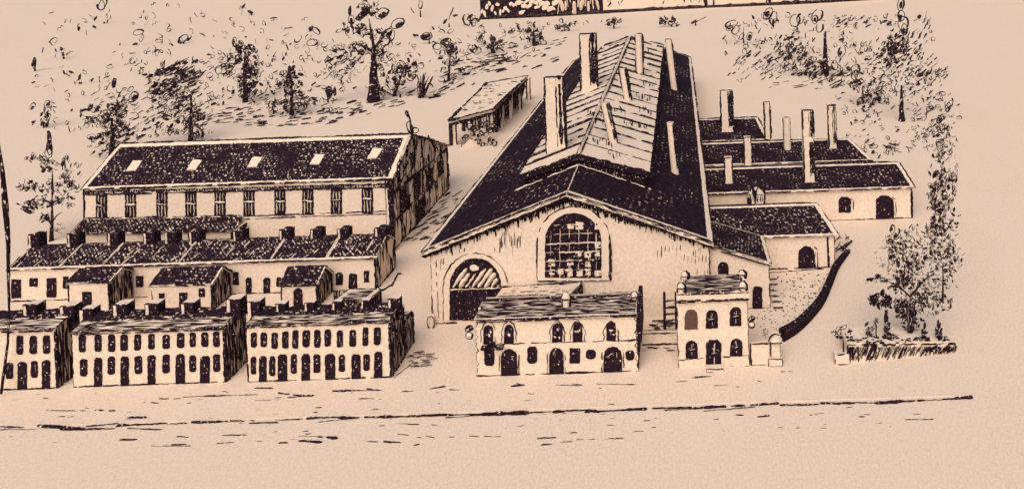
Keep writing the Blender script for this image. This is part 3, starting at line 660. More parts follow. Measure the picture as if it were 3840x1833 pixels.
rB, rfB, plB, _ = shed('third shed back from the yard, dark roof carrying several tall chimneys', 2186, 430, 405, 2190, 98.7-D0, 5.3, 348, 2137, 103.2-D0, [], YY=93.6-D0, ze=zC, wl=False)
rA, rfA, plA, _ = shed('farthest and shortest tiled shed right of the hall', 1926, 380, 350, 1920, 110-D0, 5.3, 295, 1907, 114-D0, [], YY=104.2-D0, ze=zC, wl=False)
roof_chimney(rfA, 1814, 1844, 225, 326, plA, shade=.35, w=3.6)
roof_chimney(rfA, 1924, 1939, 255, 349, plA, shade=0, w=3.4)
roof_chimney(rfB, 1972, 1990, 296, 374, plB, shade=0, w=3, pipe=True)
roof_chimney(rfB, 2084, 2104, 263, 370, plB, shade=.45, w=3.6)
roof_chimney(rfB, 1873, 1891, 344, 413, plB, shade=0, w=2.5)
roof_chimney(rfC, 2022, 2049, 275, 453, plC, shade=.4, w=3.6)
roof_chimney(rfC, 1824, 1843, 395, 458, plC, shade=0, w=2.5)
# barrel roofed dormer on the back of the nearest shed
mb = MB(); Yd = 79.2-D0
pts = [P(u, v, Yd) for u, v in [(1880, 520), (1922, 520), (1922, 490), (1919, 480), (1911, 473), (1901, 470), (1891, 473), (1883, 480), (1880, 490)]]
mb.prism(pts, Vector((.35, 1.4, 0)), 'boards_pale_shade', 'opening')
mb.stroke([pts[2], pts[8]], 4); mb.stroke(pts[2:9], 5); mb.stroke([pts[0], pts[8]], 3); mb.stroke([pts[1], pts[2]], 3)
for k in range(8): u = 1884+k*5; mb.stroke([P(u, 493, Yd-.02), P(u+U(-1,1), 493+U(8,16), Yd-.02)], 2.6)
mb.build('dormer', rfD)

# ================================================================== OFFICE IN FRONT OF THE HALL
YO2 = G(1400, 940).y; ox0, ox1 = P(1197, 870, YO2).x, P(1604, 865, YO2).x
zo = P(1400, 796, YO2).z; yr = YO2+2.4; zr = P(1410, 750, yr).z; y1 = YO2+3.4
off = thing('front_office', 'white two storey house with five ornate upper windows below the great hall', 'house', Vector(((ox0+ox1)/2, YO2, 0)))
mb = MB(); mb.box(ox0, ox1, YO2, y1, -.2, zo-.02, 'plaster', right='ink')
mb.stroke([(ox0, YO2, .03), (ox1, YO2, .03)], 5, brk=.04); mb.stroke([P(1250, 865, YO2-.01), P(1598, 856, YO2-.01)], 2.4, brk=.12); mb.stroke([P(1545, 857, YO2-.01), P(1602, 855, YO2-.01)], 5)
for x, u in ((ox0, 1198), (ox1, 1602)):                # toothed corner stones
    for k in range(8):
        z = .25+k*.52; s_ = 1 if x == ox0 else -1
        mb.stroke([(x+s_*.02, YO2-.01, z), (x+s_*(.2 if k % 2 else .07), YO2-.01, z+.2), (x+s_*.04, YO2-.01, z+.46)], 3.2, jit=.7)
mb.stroke([(ox1, YO2-.02, .0), (ox1, YO2-.02, zo)], 3, brk=.08)
mb.build('wall', off)
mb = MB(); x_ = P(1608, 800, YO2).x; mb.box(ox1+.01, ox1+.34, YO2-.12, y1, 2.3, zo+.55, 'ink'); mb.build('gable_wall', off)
mb = MB()
slope(mb, [Vector((ox0-.1, YO2-.2, zo)), Vector((ox1+.05, YO2-.2, zo)), Vector((ox1+.05, yr, zr)), Vector((ox0-.1, yr, zr))], 'courses_dark', (.1,.15,.28,.02), w=4.5)
slope(mb, [Vector((ox1+.05, y1+.1, zo-.1)), Vector((ox0-.1, y1+.1, zo-.1)), Vector((ox0-.1, yr, zr)), Vector((ox1+.05, yr, zr))], 'courses_dark', (.1,.1,.1,.02), w=6)
for dv in (3, 8): mb.stroke([P(1196, 803+dv, YO2-.22), P(1600, 788+dv, YO2-.22)], 3, brk=.06)
orf = mb.build('roof', off)
def pot(u, v0, v1, wu, Y, par):
    mb = MB(); a, b2 = P(u, v1, Y), P(u, v0, Y); r = wu/2*unit(a)
    prof = [(0, .8), (.15, .85), (.5, .8), (.6, 1.1), (.75, 1.05), (.9, .75), (1, .15)]
    mb.tube([a.lerp(b2, t)+Vector((0,0,-.2 if t == 0 else 0)) for t, _ in prof], [r*k for _, k in prof], 'plaster', 10)
    mb.stroke([a+Vector((r*1.05,-.1,0)), a.lerp(b2,.7)+Vector((r*1.2,-.1,0)), b2+Vector((r*.4,-.1,0))], 6.5); mb.stroke([b2+Vector((r*.5,-.1,0)), b2+Vector((-r*.6,-.1,-.03)), a.lerp(b2,.7)+Vector((-r*1.1,-.1,0)), a+Vector((-r*.95,-.1,0))], 3.2)
    mb.stroke([a.lerp(b2,.58)+Vector((-r,-r,0)), a.lerp(b2,.58)+Vector((r,-r,0))], 3)
    return mb.build('chimney_pot', par)
pot(1424, 733, 772, 20, yr-1.1, orf); pot(1596, 731, 762, 16, yr-.4, orf); pot(1207, 770, 800, 12, yr-1, orf)
def orn(u):
    def f(mb, Y):
        for s_ in (-1, 1): mb.stroke([P(u+s_*19, 860, Y+.03), P(u+s_*17, 846, Y+.03), P(u+s_*20, 836, Y+.03), P(u+s_*15, 824, Y+.03), P(u+s_*11, 815, Y+.03), P(u, 806, Y+.03)], 2.8, brk=.05, jit=1)
        for _ in range(3): mb.blob(P(u+U(-7,7), 840+U(-14,12), Y-.02), .07, .1, U(0,3), 'plaster', th=.3)
    return f
for u, w_ in ((1228,24),(1280,24),(1402,26),(1453,24),(1537,24)):
    dv = (1402-u)*.03; opening(off, YO2, 'arch', u-w_/2, 813+dv, u+w_/2, 861+dv, glint=1, frame=orn(u))
for kind, a, b2, c, d, nm in [('soft',1217,878,1244,920,'window'),('soft',1325,872,1352,914,'window'),('rect',1433,876,1459,914,'window'),('soft',1472,880,1500,903,'window'),('soft',1573,882,1597,906,'window'),('arch',1260,878,1301,947,'door'),('arch',1381,875,1418,941,'door'),('arch',1518,872,1565,937,'door')]:
    def fr(mb, Y, a=a, c=c, b2=b2, d=d, nm=nm):
        if nm == 'door':
            for q_ in ((a-4), (c+4)): mb.stroke([P(q_, b2+14, Y+.02), P(q_, d, Y+.02)], 2.6, brk=.1)
            for _ in range(2): mb.stroke([P(U(a+6,c-6), b2+U(8,20), Y-.02), P(U(a+6,c-6), b2+U(16,28), Y-.02)], 2.2, 'plaster')
    opening(off, YO2, kind, a, b2, c, d, name=nm, glint=1, frame=fr)
mb = MB(); p0, p1 = P(1213, 876, YO2), P(1268, 866, YO2); mb.box(p0.x, p1.x, YO2-.5, YO2, p0.z+.1, p0.z+.24, 'ink'); mb.blob(P(1236, 863, YO2-.2), .4, .2, 0); mb.build('door_canopy', off)
def rosette(label, u, v, par_Y, r):
    mb = MB(); c = P(u, v, par_Y); un = unit(c)
    mb.curl(c, r*un, r*un, 0, 1.8*un); mb.blob(c+Vector((0,.02,0)), r*.85*un, r*.85*un, 0, 'plaster', th=.5); mb.curl(c+Vector((0,0,r*1.9*un)), r*1.1*un, r*.6*un, .5, 2.6*un); mb.blob(c+Vector((r*.6*un,0,r*1.7*un)), r*.9*un, r*.5*un, .5)
    mb.tube([c+Vector((0,.05,r*un)), c+Vector((.05,.1,r*2.8*un))], [.05,.05], 'ink', 5)
    tag(mb.build('wall_lantern'), label, 'lantern')
rosette('round lantern hung at the left corner of the ornate windowed house', 1180, 844, YO2-.1, 9)
rosette('round lantern hung at the right corner of the narrow house', 1891, 817, .1, 8)
# flat pale roofed passage between office and hall
pas = thing('passage_shed', 'low pale roofed passage between the ornate windowed house and the hall gate', 'shed', P(1350, 760, 5.5))
za_ = 3.45; q = [P(1240, 755, 4.9), P(1430, 745, 4.9), P(1464, 710, YH-.25), P(1262, 723, YH-.25)]
for p in q: p.z = max(3.2, min(3.7, p.z))
mb = MB(); slope(mb, q, 'plaster', (.3,.3,.2,.2), w=5, lines='brt'); nn = (q[1]-q[0]).cross(q[3]-q[0]).normalized()
for k in range(26): s_, t_ = U(.05,.85), U(.08,.95); mb.stroke([bil(q, s_, t_)+nn*.03, bil(q, min(.97, s_+U(.05,.15)), t_)+nn*.03], U(1.6, 3), brk=.1)
mb.stroke([q[0], q[3]], 3); mb.build('roof', pas)
mb = MB(); mb.prism([Vector((q[0].x+.2, 5.1, -.1)), Vector((q[1].x+.55, 5.1, -.1)), Vector((q[1].x+.55, 5.1, q[1].z-.25)), Vector((q[0].x+.2, 5.1, q[0].z-.3))], Vector((.3, YH-5.4, 0)), 'ink'); mb.build('wall', pas)
# ================================================================== NARROW HOUSE
YN2 = G(1795, 923).y; nx0, nx1 = P(1705, 840, YN2).x, P(1882, 835, YN2).x; zn = P(1795, 752, YN2).z
hou = thing('narrow_house', 'narrow white two storey house with balls on its parapet and one faded brown window', 'house', Vector(((nx0+nx1)/2, YN2, 0)))
mb = MB(); mb.box(nx0, nx1, YN2, YN2+2.7, -.2, zn-.02, 'plaster')
for x in (nx0, nx1): mb.stroke([(x, YN2, 0), (x, YN2, zn)], 3, brk=.06)
mb.stroke([P(1708, 905, YN2-.02), P(1770, 901, YN2-.02)], 3.2, brk=.05); mb.stroke([P(1818, 898, YN2-.02), P(1882, 893, YN2-.02)], 2.8, brk=.15); mb.stroke([P(1826, 923, YN2-.02), P(1884, 921, YN2-.02)], 3)
mb.build('wall', hou)
mb = MB(); p0, p1 = P(1702, 742, YN2), P(1884, 742, YN2); mb.box(p0.x, p1.x, YN2-.25, YN2+2.8, zn, P(1795, 738, YN2-.25).z, 'plaster')
zt = P(1795, 738, YN2-.25).z
mb.stroke([(p0.x, YN2-.26, zt), (p1.x, YN2-.26, zt)], 3.6, brk=.03); mb.stroke([(p0.x, YN2-.26, zn+.04), (p1.x, YN2-.26, zn+.04)], 6, brk=.05, jit=1.2); mb.stroke([(p0.x, YN2-.26, zn-.1), (p1.x-1, YN2-.1, zn-.1)], 2.5, brk=.15)
mb.build('cornice', hou)
mb = MB(); zr = max(zt+.12, P(1795, 698, YN2+2.4).z)
slope(mb, [Vector((p0.x+.5, YN2-.05, zt+.06)), Vector((p1.x-.35, YN2-.05, zt+.06)), Vector((p1.x-.5, YN2+2.4, zr)), Vector((p0.x+.65, YN2+2.4, zr))], 'courses_dark', (.05,.05,.05,.05), w=5)
nrf = mb.build('roof', hou)
for u, v0, v1, w_, dy in ((1713,709,738,18,.1),(1868,706,738,18,.1),(1722,680,708,17,2.1),(1866,678,704,16,2.1)):
    pt = pot(u, v0, v1, w_, YN2+dy, hou); pt.name = 'parapet_ball'
opening(hou, YN2, 'arch', 1722, 779, 1755, 829, mat='faded', glint=0)
for kind, a, b2, c, d, nm in [('arch',1776,780,1806,826,'window'),('arch',1836,772,1865,820,'window'),('arch',1725,857,1755,902,'window'),('low',1776,855,1815,923,'door'),('arch',1837,852,1868,896,'window')]:
    def fr(mb, Y, a=a, b2=b2, c=c, d=d):
        mu = (a+c)/2; mv = (b2+d)/2
        mb.stroke([P(mu+U(-3,3), b2+U(6,10), Y-.02), P(mu+U(-2,2), mv-3, Y-.02)], 2.2, 'plaster'); mb.stroke([P(mu-U(3,8), mv+1, Y-.02), P(mu+U(3,8), mv-2, Y-.02)], 2, 'plaster', brk=.1); mb.stroke([P(mu+1, mv+7, Y-.02), P(mu+1, d-8, Y-.02)], 2, 'plaster')
    opening(hou, YN2, kind, a, b2, c, d, name=nm, glint=1, frame=fr)
mb = MB(); p0, p1 = P(1777, 930, YN2-.8), P(1820, 930, YN2-.8); mb.box(p0.x, p1.x, YN2-.7, YN2-.01, -.1, .25, 'plaster')
mb.stroke([(p0.x, YN2-.7, .25), (p1.x, YN2-.7, .25)], 3); mb.stroke([(p0.x, YN2-.7, .0), (p0.x, YN2-.7, .25)], 3); mb.stroke([(p0.x, YN2-.7, .03), (p1.x-.5, YN2-.7, .03)], 4, brk=.05); mb.build('doorstep', hou)
# low wall and ladder left of it
YL = G(1655, 867).y; a, b2 = P(1614, 840, YL), P(1703, 837, YL)
mb = MB(); zt = a.z; mb.box(a.x, b2.x, YL, YL+.5, -.2, zt, 'plaster')
mb.stroke([(a.x, YL, zt), (b2.x, YL, zt)], 4, brk=.05); mb.stroke([(a.x, YL+.5, zt), (b2.x, YL+.5, zt)], 4, brk=.05); mb.stroke([(a.x, YL, .03), (b2.x, YL, .03)], 4.5, brk=.1)
tag(mb.build('garden_wall'), 'low pale wall between the ornate windowed house and narrow house', 'wall')
lad = thing('ladder', 'dark wooden ladder standing beside the narrow house', 'ladder', P(1685, 835, YL+.7))
yl = YL+.75; 
for u, w_ in ((1671, .13), (1699, .08)):
    mb = MB(); mb.tube([P(u+2, 866, yl), P(u, 735, yl+.15)], [w_, w_*.9], 'ink', 6); mb.build('rail', lad)
for v in (758, 774, 790, 806, 820):
    mb = MB(); mb.stroke([P(1671, v, yl+.05), P(1700, v-2, yl+.05)], 6, jit=1); mb.build('rung', lad)
# gate pier with its wall
pier = thing('gate_pier', 'white stone pier with domed cap right of the narrow house', 'pier', G(1950, 920))
YP = G(1950, 921).y
mb = MB(); p0, p1 = P(1939, 890, YP), P(1964, 890, YP); zb_ = P(1950, 902, YP).z; zc = P(1950, 860, YP).z
mb.box(p0.x+.03, p1.x-.03, YP+.06, YP+.75, zb_, zc, 'plaster'); 
for x in (p0.x+.03, p1.x-.03): mb.stroke([(x, YP+.06, zb_), (x, YP+.06, zc)], 3, brk=.05)
mb.build('shaft', pier)
mb = MB(); a, b2 = P(1934, 920, YP-.06), P(1969, 920, YP-.06); mb.box(a.x, b2.x, YP-.06, YP+.85, -.1, zb_, 'plaster')
for x in (a.x, b2.x): mb.stroke([(x, YP-.06, 0), (x, YP-.06, zb_)], 3.2)
mb.stroke([(a.x, YP-.06, zb_), (b2.x, YP-.06, zb_)], 3); mb.stroke([(a.x, YP-.06, .02), (b2.x, YP-.06, .02)], 3.4); mb.build('base', pier)
mb = MB(); c = P(1950, 860, YP+.4); r = 17*unit(c)
mb.tube([Vector((c.x, c.y, zc+z*r)) for z in (0, .12, .2, .6, .95, 1.15)], [r*k for k in (1.05, 1.1, .95, .85, .5, .05)], 'plaster', 12)
mb.curl(Vector((c.x, c.y-r*1.0, zc+.12)), r*1.02, r*1.1, 0, 1.7*unit(c), arc=(0, 3.14)); mb.stroke([(c.x-r, c.y-r*1.1, zc), (c.x+r, c.y-r*1.1, zc)], 4); mb.build('cap', pier)
a, b2 = P(1884, 920, YP+.2), P(1936, 863, YP+.2)
mb = MB(); mb.box(nx1+.12, b2.x-.05, YP+.2, YP+.5, -.1, b2.z, 'plaster')
mb.stroke([(nx1+.12, YP+.2, b2.z), (b2.x-.05, YP+.2, b2.z)], 4, brk=.1); mb.stroke([(nx1+.14, YP+.2, .02), (b2.x-.05, YP+.2, .02)], 4)
mb.stroke([(nx1+.16, YP+.19, 0), (nx1+.16, YP+.19, b2.z)], 4.5)
tag(mb.build('yard_wall'), 'short plain white wall joining the narrow house to the domed pier', 'wall')
# curved dark wall round the yard
cur = [(1966,858),(2003,835),(2040,799),(2068,762),(2089,715),(2105,676),(2134,634)]
mb = MB(); gp = [G(u, v) for u, v in cur]
sm = []
for i in range(len(gp)-1):
    a0, a1, a2, a3 = gp[max(i-1,0)], gp[i], gp[i+1], gp[min(i+2, len(gp)-1)]
    for k in range(6):
        t = k/6; sm.append(.5*((2*a1)+(a2-a0)*t+(2*a0-5*a1+4*a2-a3)*t*t+(3*a1-a0-3*a2+a3)*t**3))
sm.append(gp[-1])
hts = [.72 + .3*(1-k/len(sm))**2 - .5*max(0, (k/len(sm)-.75)/.25) for k in range(len(sm))]
for k in range(len(sm)-1):
    d = (sm[k+1]-sm[k]).normalized(); nn = Vector((-d.y, d.x, 0)); w_ = .24
    h0, h1 = Vector((0,0,hts[k]+U(-.03,.03))), Vector((0,0,hts[k+1]))
    A, B = sm[k], sm[k+1]
    for s_ in (1, -1):
        a, b2 = A+nn*w_*s_, B+nn*w_*s_; mb.poly([a, b2, b2+h1, a+h0] if s_ < 0 else [b2, a, a+h0, b2+h1], 'opening')
    mb.poly([A-nn*w_+h0, B-nn*w_+h1, B+nn*w_+h1, A+nn*w_+h0], 'opening')
mb.poly([sm[0]+Vector((-.2,-.1,0)), sm[0]+Vector((.2,.1,0)), sm[0]+Vector((.2,.1,.72)), sm[0]+Vector((-.2,-.1,.72))], 'ink')
mb.stroke([p+Vector((0,0,h)) for p, h in zip(sm, hts)], 7, jit=2); mb.stroke(sm, 6, jit=2)
tag(mb.build('curved_wall'), 'dark curving wall round the cobbled yard, ending at the domed pier', 'wall')
# cobbles in the yard
mb = MB(); random.seed(8)
def inyard(u, v):
    if v < 686 or v > 855: return False
    ul = 1945 if v < 775 else 1905
    for (ua, va), (ub, vb_) in zip(cur, cur[1:]):
        if vb_ <= v <= va: return ul < u < ua+(ub-ua)*(va-v)/(va-vb_)-16
    return False
n_ = 0
while n_ < 190:
    u, v = U(1890, 2110), U(686, 856)
    if not inyard(u, v): continue
    c = G(u, v, .03); un = unit(c); n_ += 1
    if R() < .3: mb.stroke([c, G(u+U(4,10), v+U(-2,2), .03)], U(2, 3.4))
    else: mb.blob(c, U(1.4,2.8)*un, U(1.2,2.6)*un, U(0,3))
mb.stroke([G(1933, 686, .03), G(2073, 676, .03)], 4, brk=.04)
tag(mb.build('cobbles'), 'scattered dark cobbles on the yard floor inside the curving wall', 'cobbles', kind='stuff')
# steps beside the aisle wall
st = thing('stone_steps', 'short flight of stone steps along the aisle wall in the yard', 'steps', G(1950, 775))
ya_, yb_ = G(1950, 776).y, G(1950, 706).y; xa = ax1+.25
for k in range(6):
    y0 = ya_+(yb_-ya_)*k/6; mb = MB(); xb_ = xa+P(1963, 740, y0).x-P(1938, 740, y0).x
    mb.box(xa, xb_, y0, yb_, .1*k-.1, .1*(k+1), 'plaster'); mb.stroke([(xa, y0, .1*(k+1)), (xb_, y0, .1*(k+1))], U(3, 8), brk=.08); mb.stroke([(xa+.05, y0-.02, .1*k+.04), (xb_-.1, y0-.02, .1*k+.04)], 3); mb.build('tread', st)

# ================================================================== FIELD SHELTER (open shed with posts)
sh = thing('field_shelter', 'open field shelter with pale roof on posts left of the hall', 'shelter', G(1190, 365))
Ysh = G(1138, 363).y; Ysb = Ysh+26
A, B = P(1130, 303, Ysh), P(1243, 273, Ysh); zz = (A.z+B.z)/2
A.z = zz+.5; B.z = zz+.3
def G_at(u, v, z): return G(u, v, z)
q = [G(1129, 304, zz), G(1243, 274, zz), G(1328, 191, zz+1.2), G(1224, 210, zz+1.2)]
mb = MB(); slope(mb, q, 'plaster', (.4,.4,.4,.4), w=8, th=.5); nn = (q[1]-q[0]).cross(q[3]-q[0]).normalized()
mb.stroke([q[0]+Vector((0,0,-.7)), q[1]+Vector((0,0,-.7))], 6)
for k in range(60): s_, t_ = U(.03,.8), U(.12,.97); mb.stroke([bil(q, s_, t_)+nn*.05, bil(q, s_+U(.05,.16), max(.03, t_-U(.02,.05)))+nn*.05], U(1.8, 3.4), brk=.12)
mb.build('roof', sh)
for u, v0, v1, pal in ((1135,306,366,0),(1145,306,364,1),(1239,276,345,1),(1248,276,340,0),(1264,255,322,1),(1286,236,300,1),(1309,215,276,1),(1331,196,252,1)):
    g = G(u, v1); top = P(u-3, v0, g.y); mb = MB(); r = (3.6 if not pal else 4.4)*unit(g)
    mb.box(g.x-r, g.x+r, g.y-r, g.y+r, -.2, min(top.z, zz+1), 'ink' if not pal else 'plaster')
    if pal: mb.stroke([(g.x+r, g.y-r, 0), (g.x+r, g.y-r, zz)], 3); mb.stroke([(g.x-r, g.y-r, 0), (g.x-r, g.y-r, zz)], 3)
    mb.build('post', sh)
mb = MB(); a, b2 = G(1236, 340), G(1312, 252)                 # dark sheet: the shaded interior painted in behind the posts
mb.prism([a, b2, b2+Vector((0,0,zz-.6)), a+Vector((0,0,zz-.6))], Vector((-.4,.2,0)), 'opening', 'ink'); mb.build('dark_interior', sh)
mb = MB(); yy = Vector((0, .3, 0))
for k in range(26):  # hanging dark strokes, interior shade drawn in below the eaves
    t = U(.04, .97); c = q[0].lerp(q[1], t)+Vector((0,.4,-.6)); mb.stroke([c, c+Vector((U(-.3,.3), 0, -U(.6, 2.4)))], U(3, 8))
for k in range(30):
    t = U(.03, .9); c = q[1].lerp(q[2], t)+Vector((-.3,0,-.5)); mb.stroke([c, c+Vector((U(-.3,.3), 0, -U(1, 3.6)))], U(4, 9))
mb.stroke([q[0]+Vector((0,.4,-.7)), q[1]+Vector((0,.4,-.7)), q[2]+Vector((-.2,0,-.7))], 6); mb.build('beam_and_shade', sh)
mb = MB(); random.seed(3)
ga, gb = G(1160, 372), G(1255, 345); mid = (ga+gb)/2
mb.poly([ga+Vector((0,-2,-.1)), gb+Vector((0,-2,-.1)), gb+Vector((0,3,-.1)), ga+Vector((0,3,-.1))][::-1], 'plaster')
hp = [mid+Vector((0,.5,zz*.5))]; cr = [ga+Vector((0,-2,-.1)), gb+Vector((0,-2,-.1)), gb+Vector((0,3,-.1)), ga+Vector((0,3,-.1))]
for k in range(4): mb.poly([cr[k], cr[(k+1) % 4], hp[0]], 'plaster')
for k in range(70):
    u = U(1165, 1250); v = U(312, 376)-(u-1165)*.25+8; c = P(u, v, Ysh-1+U(-1.5,1.5)); un = unit(c)
    if R() < .5: mb.curl(c, U(4,8)*un, U(3,7)*un, U(0,3), 1.5*un, U(-.5,.5))
    else: mb.blob(c, U(3,6.5)*un, U(2,5)*un, U(0,3))
tag(mb.build('firewood_heap'), 'tangled heap of dark brushwood piled in the open field shelter', 'brushwood')
# ================================================================== FRAMED PICTURE PANEL at the top, built as a wall
a, b2 = G(1209, 50), G(2210, 0); d = (b2-a); hgtw = 9.0
far = thing('far_panel', 'long far framed panel with thick dark foot, cut by the top of the picture', 'wall', (a+b2)/2)
nn = Vector((d.y, -d.x, 0)).normalized()
mb = MB(); mb.prism([a, b2, b2+Vector((0,0,hgtw)), a+Vector((0,0,hgtw))], -nn*1.0, 'plaster')
for k in range(70): t = U(.3, .98); c = a+d*t+nn*.08; z = U(2.2, 6); mb.stroke([c+Vector((0,0,z)), c+Vector((U(-1.5,1.5),0,z+U(.8,3.5)))], U(2, 4.5))
for t in (.545, .565, .70, .71): c = a+d*t+nn*.1; mb.stroke([c+Vector((0,0,1)), c+Vector((U(-1,1),0,8))], 9, jit=2)
mb.build('wall', far)
mb = MB(); mb.prism([a+nn*.25-d*.002, b2+nn*.25, b2+nn*.25+Vector((0,0,1.1)), a+nn*.25+Vector((0,0,1.5))-d*.002], -nn*.24, 'ink'); mb.stroke([a+nn*.3+Vector((0,0,.5)), b2+nn*.3+Vector((0,0,.6))], 8, jit=2.2); mb.build('frame_edge', far)
mb = MB(); e = a+d*.29; mb.prism([a+nn*.2+Vector((0,0,1.2)), e+nn*.2+Vector((0,0,1.2)), e+nn*.2+Vector((0,0,hgtw)), a+nn*.2+Vector((0,0,hgtw))], -nn*.19, 'opening')
random.seed(4)
for k in range(46):
    t = k/46*.97+.012; c = a+(e-a)*t+nn*.35+Vector((0,0,U(2,7.5)))
    if t < .3: mb.blob(c, U(.5,.9), U(.8,1.6), U(-.5,.5), 'plaster', th=.15)
    elif t < .62: mb.blob(c, U(1.2,2.6), U(.5,1.2), U(-.6,.6), 'plaster', th=.1)
    else: mb.stroke([c+Vector((0,0,-2)), c+Vector((U(-1,1),0,U(2,4)))], U(4, 9), 'plaster')
mb.build('mottled_panel', far)
# frame border line at the left edge, built as an upright rod
mb = MB(); yp = -.5
pts = [P(3, 990, yp), P(8, 950, yp), P(20, 860, yp), P(23, 780, yp), P(21, 690, yp), P(21, 610, yp), P(14, 520, yp), P(6, 430, yp), P(-3, 360, yp)]
mb.tube(pts, [.09,.1,.08,.07,.1,.14,.2,.14,.06], 'bark', 7); mb.stroke(pts, 4, jit=1.5)
tag(mb.build('bent_border'), 'tall thin bent dark frame border at the left edge before the terrace', 'border')

# ================================================================== VEGETATION
def mark(mb, t, u, v, s, Y, ry=0, ang=None, asp=None):
    c = P(u, v, Y + U(-ry, ry)); un = unit(c); yaw = U(-.6, .6); ang = U(0, 3.14) if ang is None else ang
    w = max(1.5, min(2.6, s*.16))
    if t in 'ocm' and s > 11: s *= .82
    if t == 'o': mb.curl(c, s*un, s*un*(asp or U(.45,.75)), ang, w*.75*un, yaw, (U(0,1), U(5.6,7)))
    elif t == 'c': mb.curl(c, s*un, s*un*(asp or U(.45,.8)), ang, w*.75*un, yaw, (U(0,6), U(6.5,9)) if False else (U(0,3), U(3,3)+U(2.2,3.6)))
    elif t == 'b': mb.blob(c, s*un, s*un*(asp or U(.32,.6)), ang, 'ink', yaw)
    elif t == 'm':                                       # half filled leaf
        mb.curl(c, s*un, s*un*.6, ang, w*.75*un, yaw); mb.blob(c+Vector((U(-.25,.25)*s*un,0,U(-.3,.1)*s*un)), s*.62*un, s*.4*un, ang, 'ink', yaw)
    elif t == 's':
        n = 4; dx, dz = math.cos(ang), math.sin(ang); pts = []
        for k in range(n+1):
            f = (k/n-.5)*2*s; o_ = (1 if k % 2 else -1)*s*.32
            pts.append(c + Vector((dx*f - dz*o_, U(-.2,.2), dz*f + dx*o_))*un)
        mb.stroke(pts, w*1.25, seg=4)
    elif t == 'd':
        dx, dz = math.cos(ang)*s*un, math.sin(ang)*s*un; mb.stroke([c-Vector((dx,0,dz)), c+Vector((dx,0,dz))], w*1.7, seg=4)
def scatter(mb, cu, cv, ru, rv, n, Y, types='oobmsdc', s=(4, 9), ry=None, ang=None, power=.5):
    ry = ry if ry is not None else ru*unit((0, Y))*.6
    for _ in range(int(n*1.7)):
        g = U(0, 6.283); r = R()**power*U(.9, 1.15); t = random.choice(types)
        if t in 'om' and R() < .45: t = random.choice('cbs')
        mark(mb, t, cu+ru*r*math.cos(g), cv+rv*r*math.sin(g), U(*s)*.74, Y, ry, ang=(ang+U(-.25,.25)) if ang is not None and t in 'dbs' else None)
def trunk(root, u, vb_, vt, wu, Y, lean=0, mat='bark', limbs=()):
    mb = MB(); n = 7; pts, rad = [], []
    for k in range(n):
        t = k/(n-1); p = P(u+lean*t+U(-1,1), vb_+(vt-vb_)*t, Y); pts.append(p); rad.append(wu/2*unit(p)*(1.25-.2*(t > .1)-.75*t))
    pts[0].z = -.2
    mb.tube(pts, rad, mat, 8)
    for (t, du, dv, w_) in limbs:
        a = P(u+lean*t, vb_+(vt-vb_)*t, Y); b2 = P(u+lean*t+du, vb_+(vt-vb_)*t+dv, Y+U(-1,1)); m = a.lerp(b2, .5)+Vector((0,0,.25))
        mb.tube([a, m, b2], [w_/2*unit(a), w_*.4*unit(a), w_*.15*unit(a)], mat, 6)
    mb.build('trunk', root)
def tree(name, label, cat, u, vb_, vt, wu, crown, lean=0, limbs=(), Y=None, mat='bark', group=None, z0=0):
    Y = G(u, vb_, z0).y if Y is None else Y
    root = thing(name, label, cat, P(u, vb_, Y), group)
    trunk(root, u, vb_, vt, wu, Y, lean, mat, limbs)
    mb = MB()
    for c in crown:
        if isinstance(c[0], str): mark(mb, c[0], c[1], c[2], c[3], Y, 0.4, *(c[4:]))
        else: scatter(mb, *c[:5], Y, *c[5:])
    mb.build('crown', root); return root
GT = 'trees in the field behind the buildings'
random.seed(31)
# conifer like tree at the left
tree('pine_tree', 'sparse dark pine with pointed top left of the long tall windowed building', 'tree', 130, 606, 490, 9, [
    ('b',124,352,26,1.55,.32),('m',125,372,22,1.5),('o',122,385,16,1.5),(90,400,26,9,10,'bmsd',(5,10)),(125,415,24,16,16,'bmsdo',(5,11)),(165,425,16,38,16,'bdsm',(5,12),None,1.2),
    (195,430,14,22,6,'ds',(5,10),None,.8),(70,470,20,16,12,'bmd',(6,12)),(120,470,44,14,22,'bmsd',(5,11)),(175,470,24,18,14,'bdsm',(5,11)),(70,520,26,14,16,'bbmd',(6,13),None,-.6),
    (110,505,40,16,24,'bmds',(5,11),None,.5),(170,505,24,18,12,'dscb',(4,9)),(112,550,12,12,7,'bm',(6,11),None,.7),(150,575,14,14,7,'sd',(4,8))], lean=2,
    limbs=((.35,-28,-30,5),(.4,26,-26,4),(.8,-40,-10,5),(.8,36,-16,4),(1,0,-60,5)))
tree('leafy_tree', 'scribbled bushy tree rising behind the left end of the long tiled roof', 'tree', 282, 398, 300, 14, [
    (245,290,40,26,26,'ocsb',(6,13)),(285,300,36,40,34,'ocmsb',(6,13)),(300,345,34,34,36,'bdmso',(6,13),None,.6),(260,365,40,28,30,'dbsm',(6,13),None,.35),(305,270,14,22,10,'bmo',(7,13)),(240,300,40,10,8,'db',(5,10),None,.1),
    ('b',287,210,17,1.3,.4),('m',335,245,17,1.2),('b',232,305,13,0,.4)], group=GT)
tree('spreading_tree', 'hatched dark tree with slanting strokes above the left part of tiled roof', 'tree', 480, 362, 240, 12, [
    (430,210,70,40,34,'ddbm',(7,15),None,.5),(470,175,44,30,18,'ddb',(8,16),None,.55),(420,250,40,36,24,'ocsd',(6,12)),(450,300,60,40,34,'dbsm',(6,13),None,.7),(490,315,26,40,22,'mobb',(6,12)),(400,330,40,14,10,'dbo',(5,10)),(375,170,40,20,8,'ocb',(6,11)),(400,110,40,30,7,'oc',(6,12)),(480,270,30,30,16,'osc',(5,10))], group=GT)
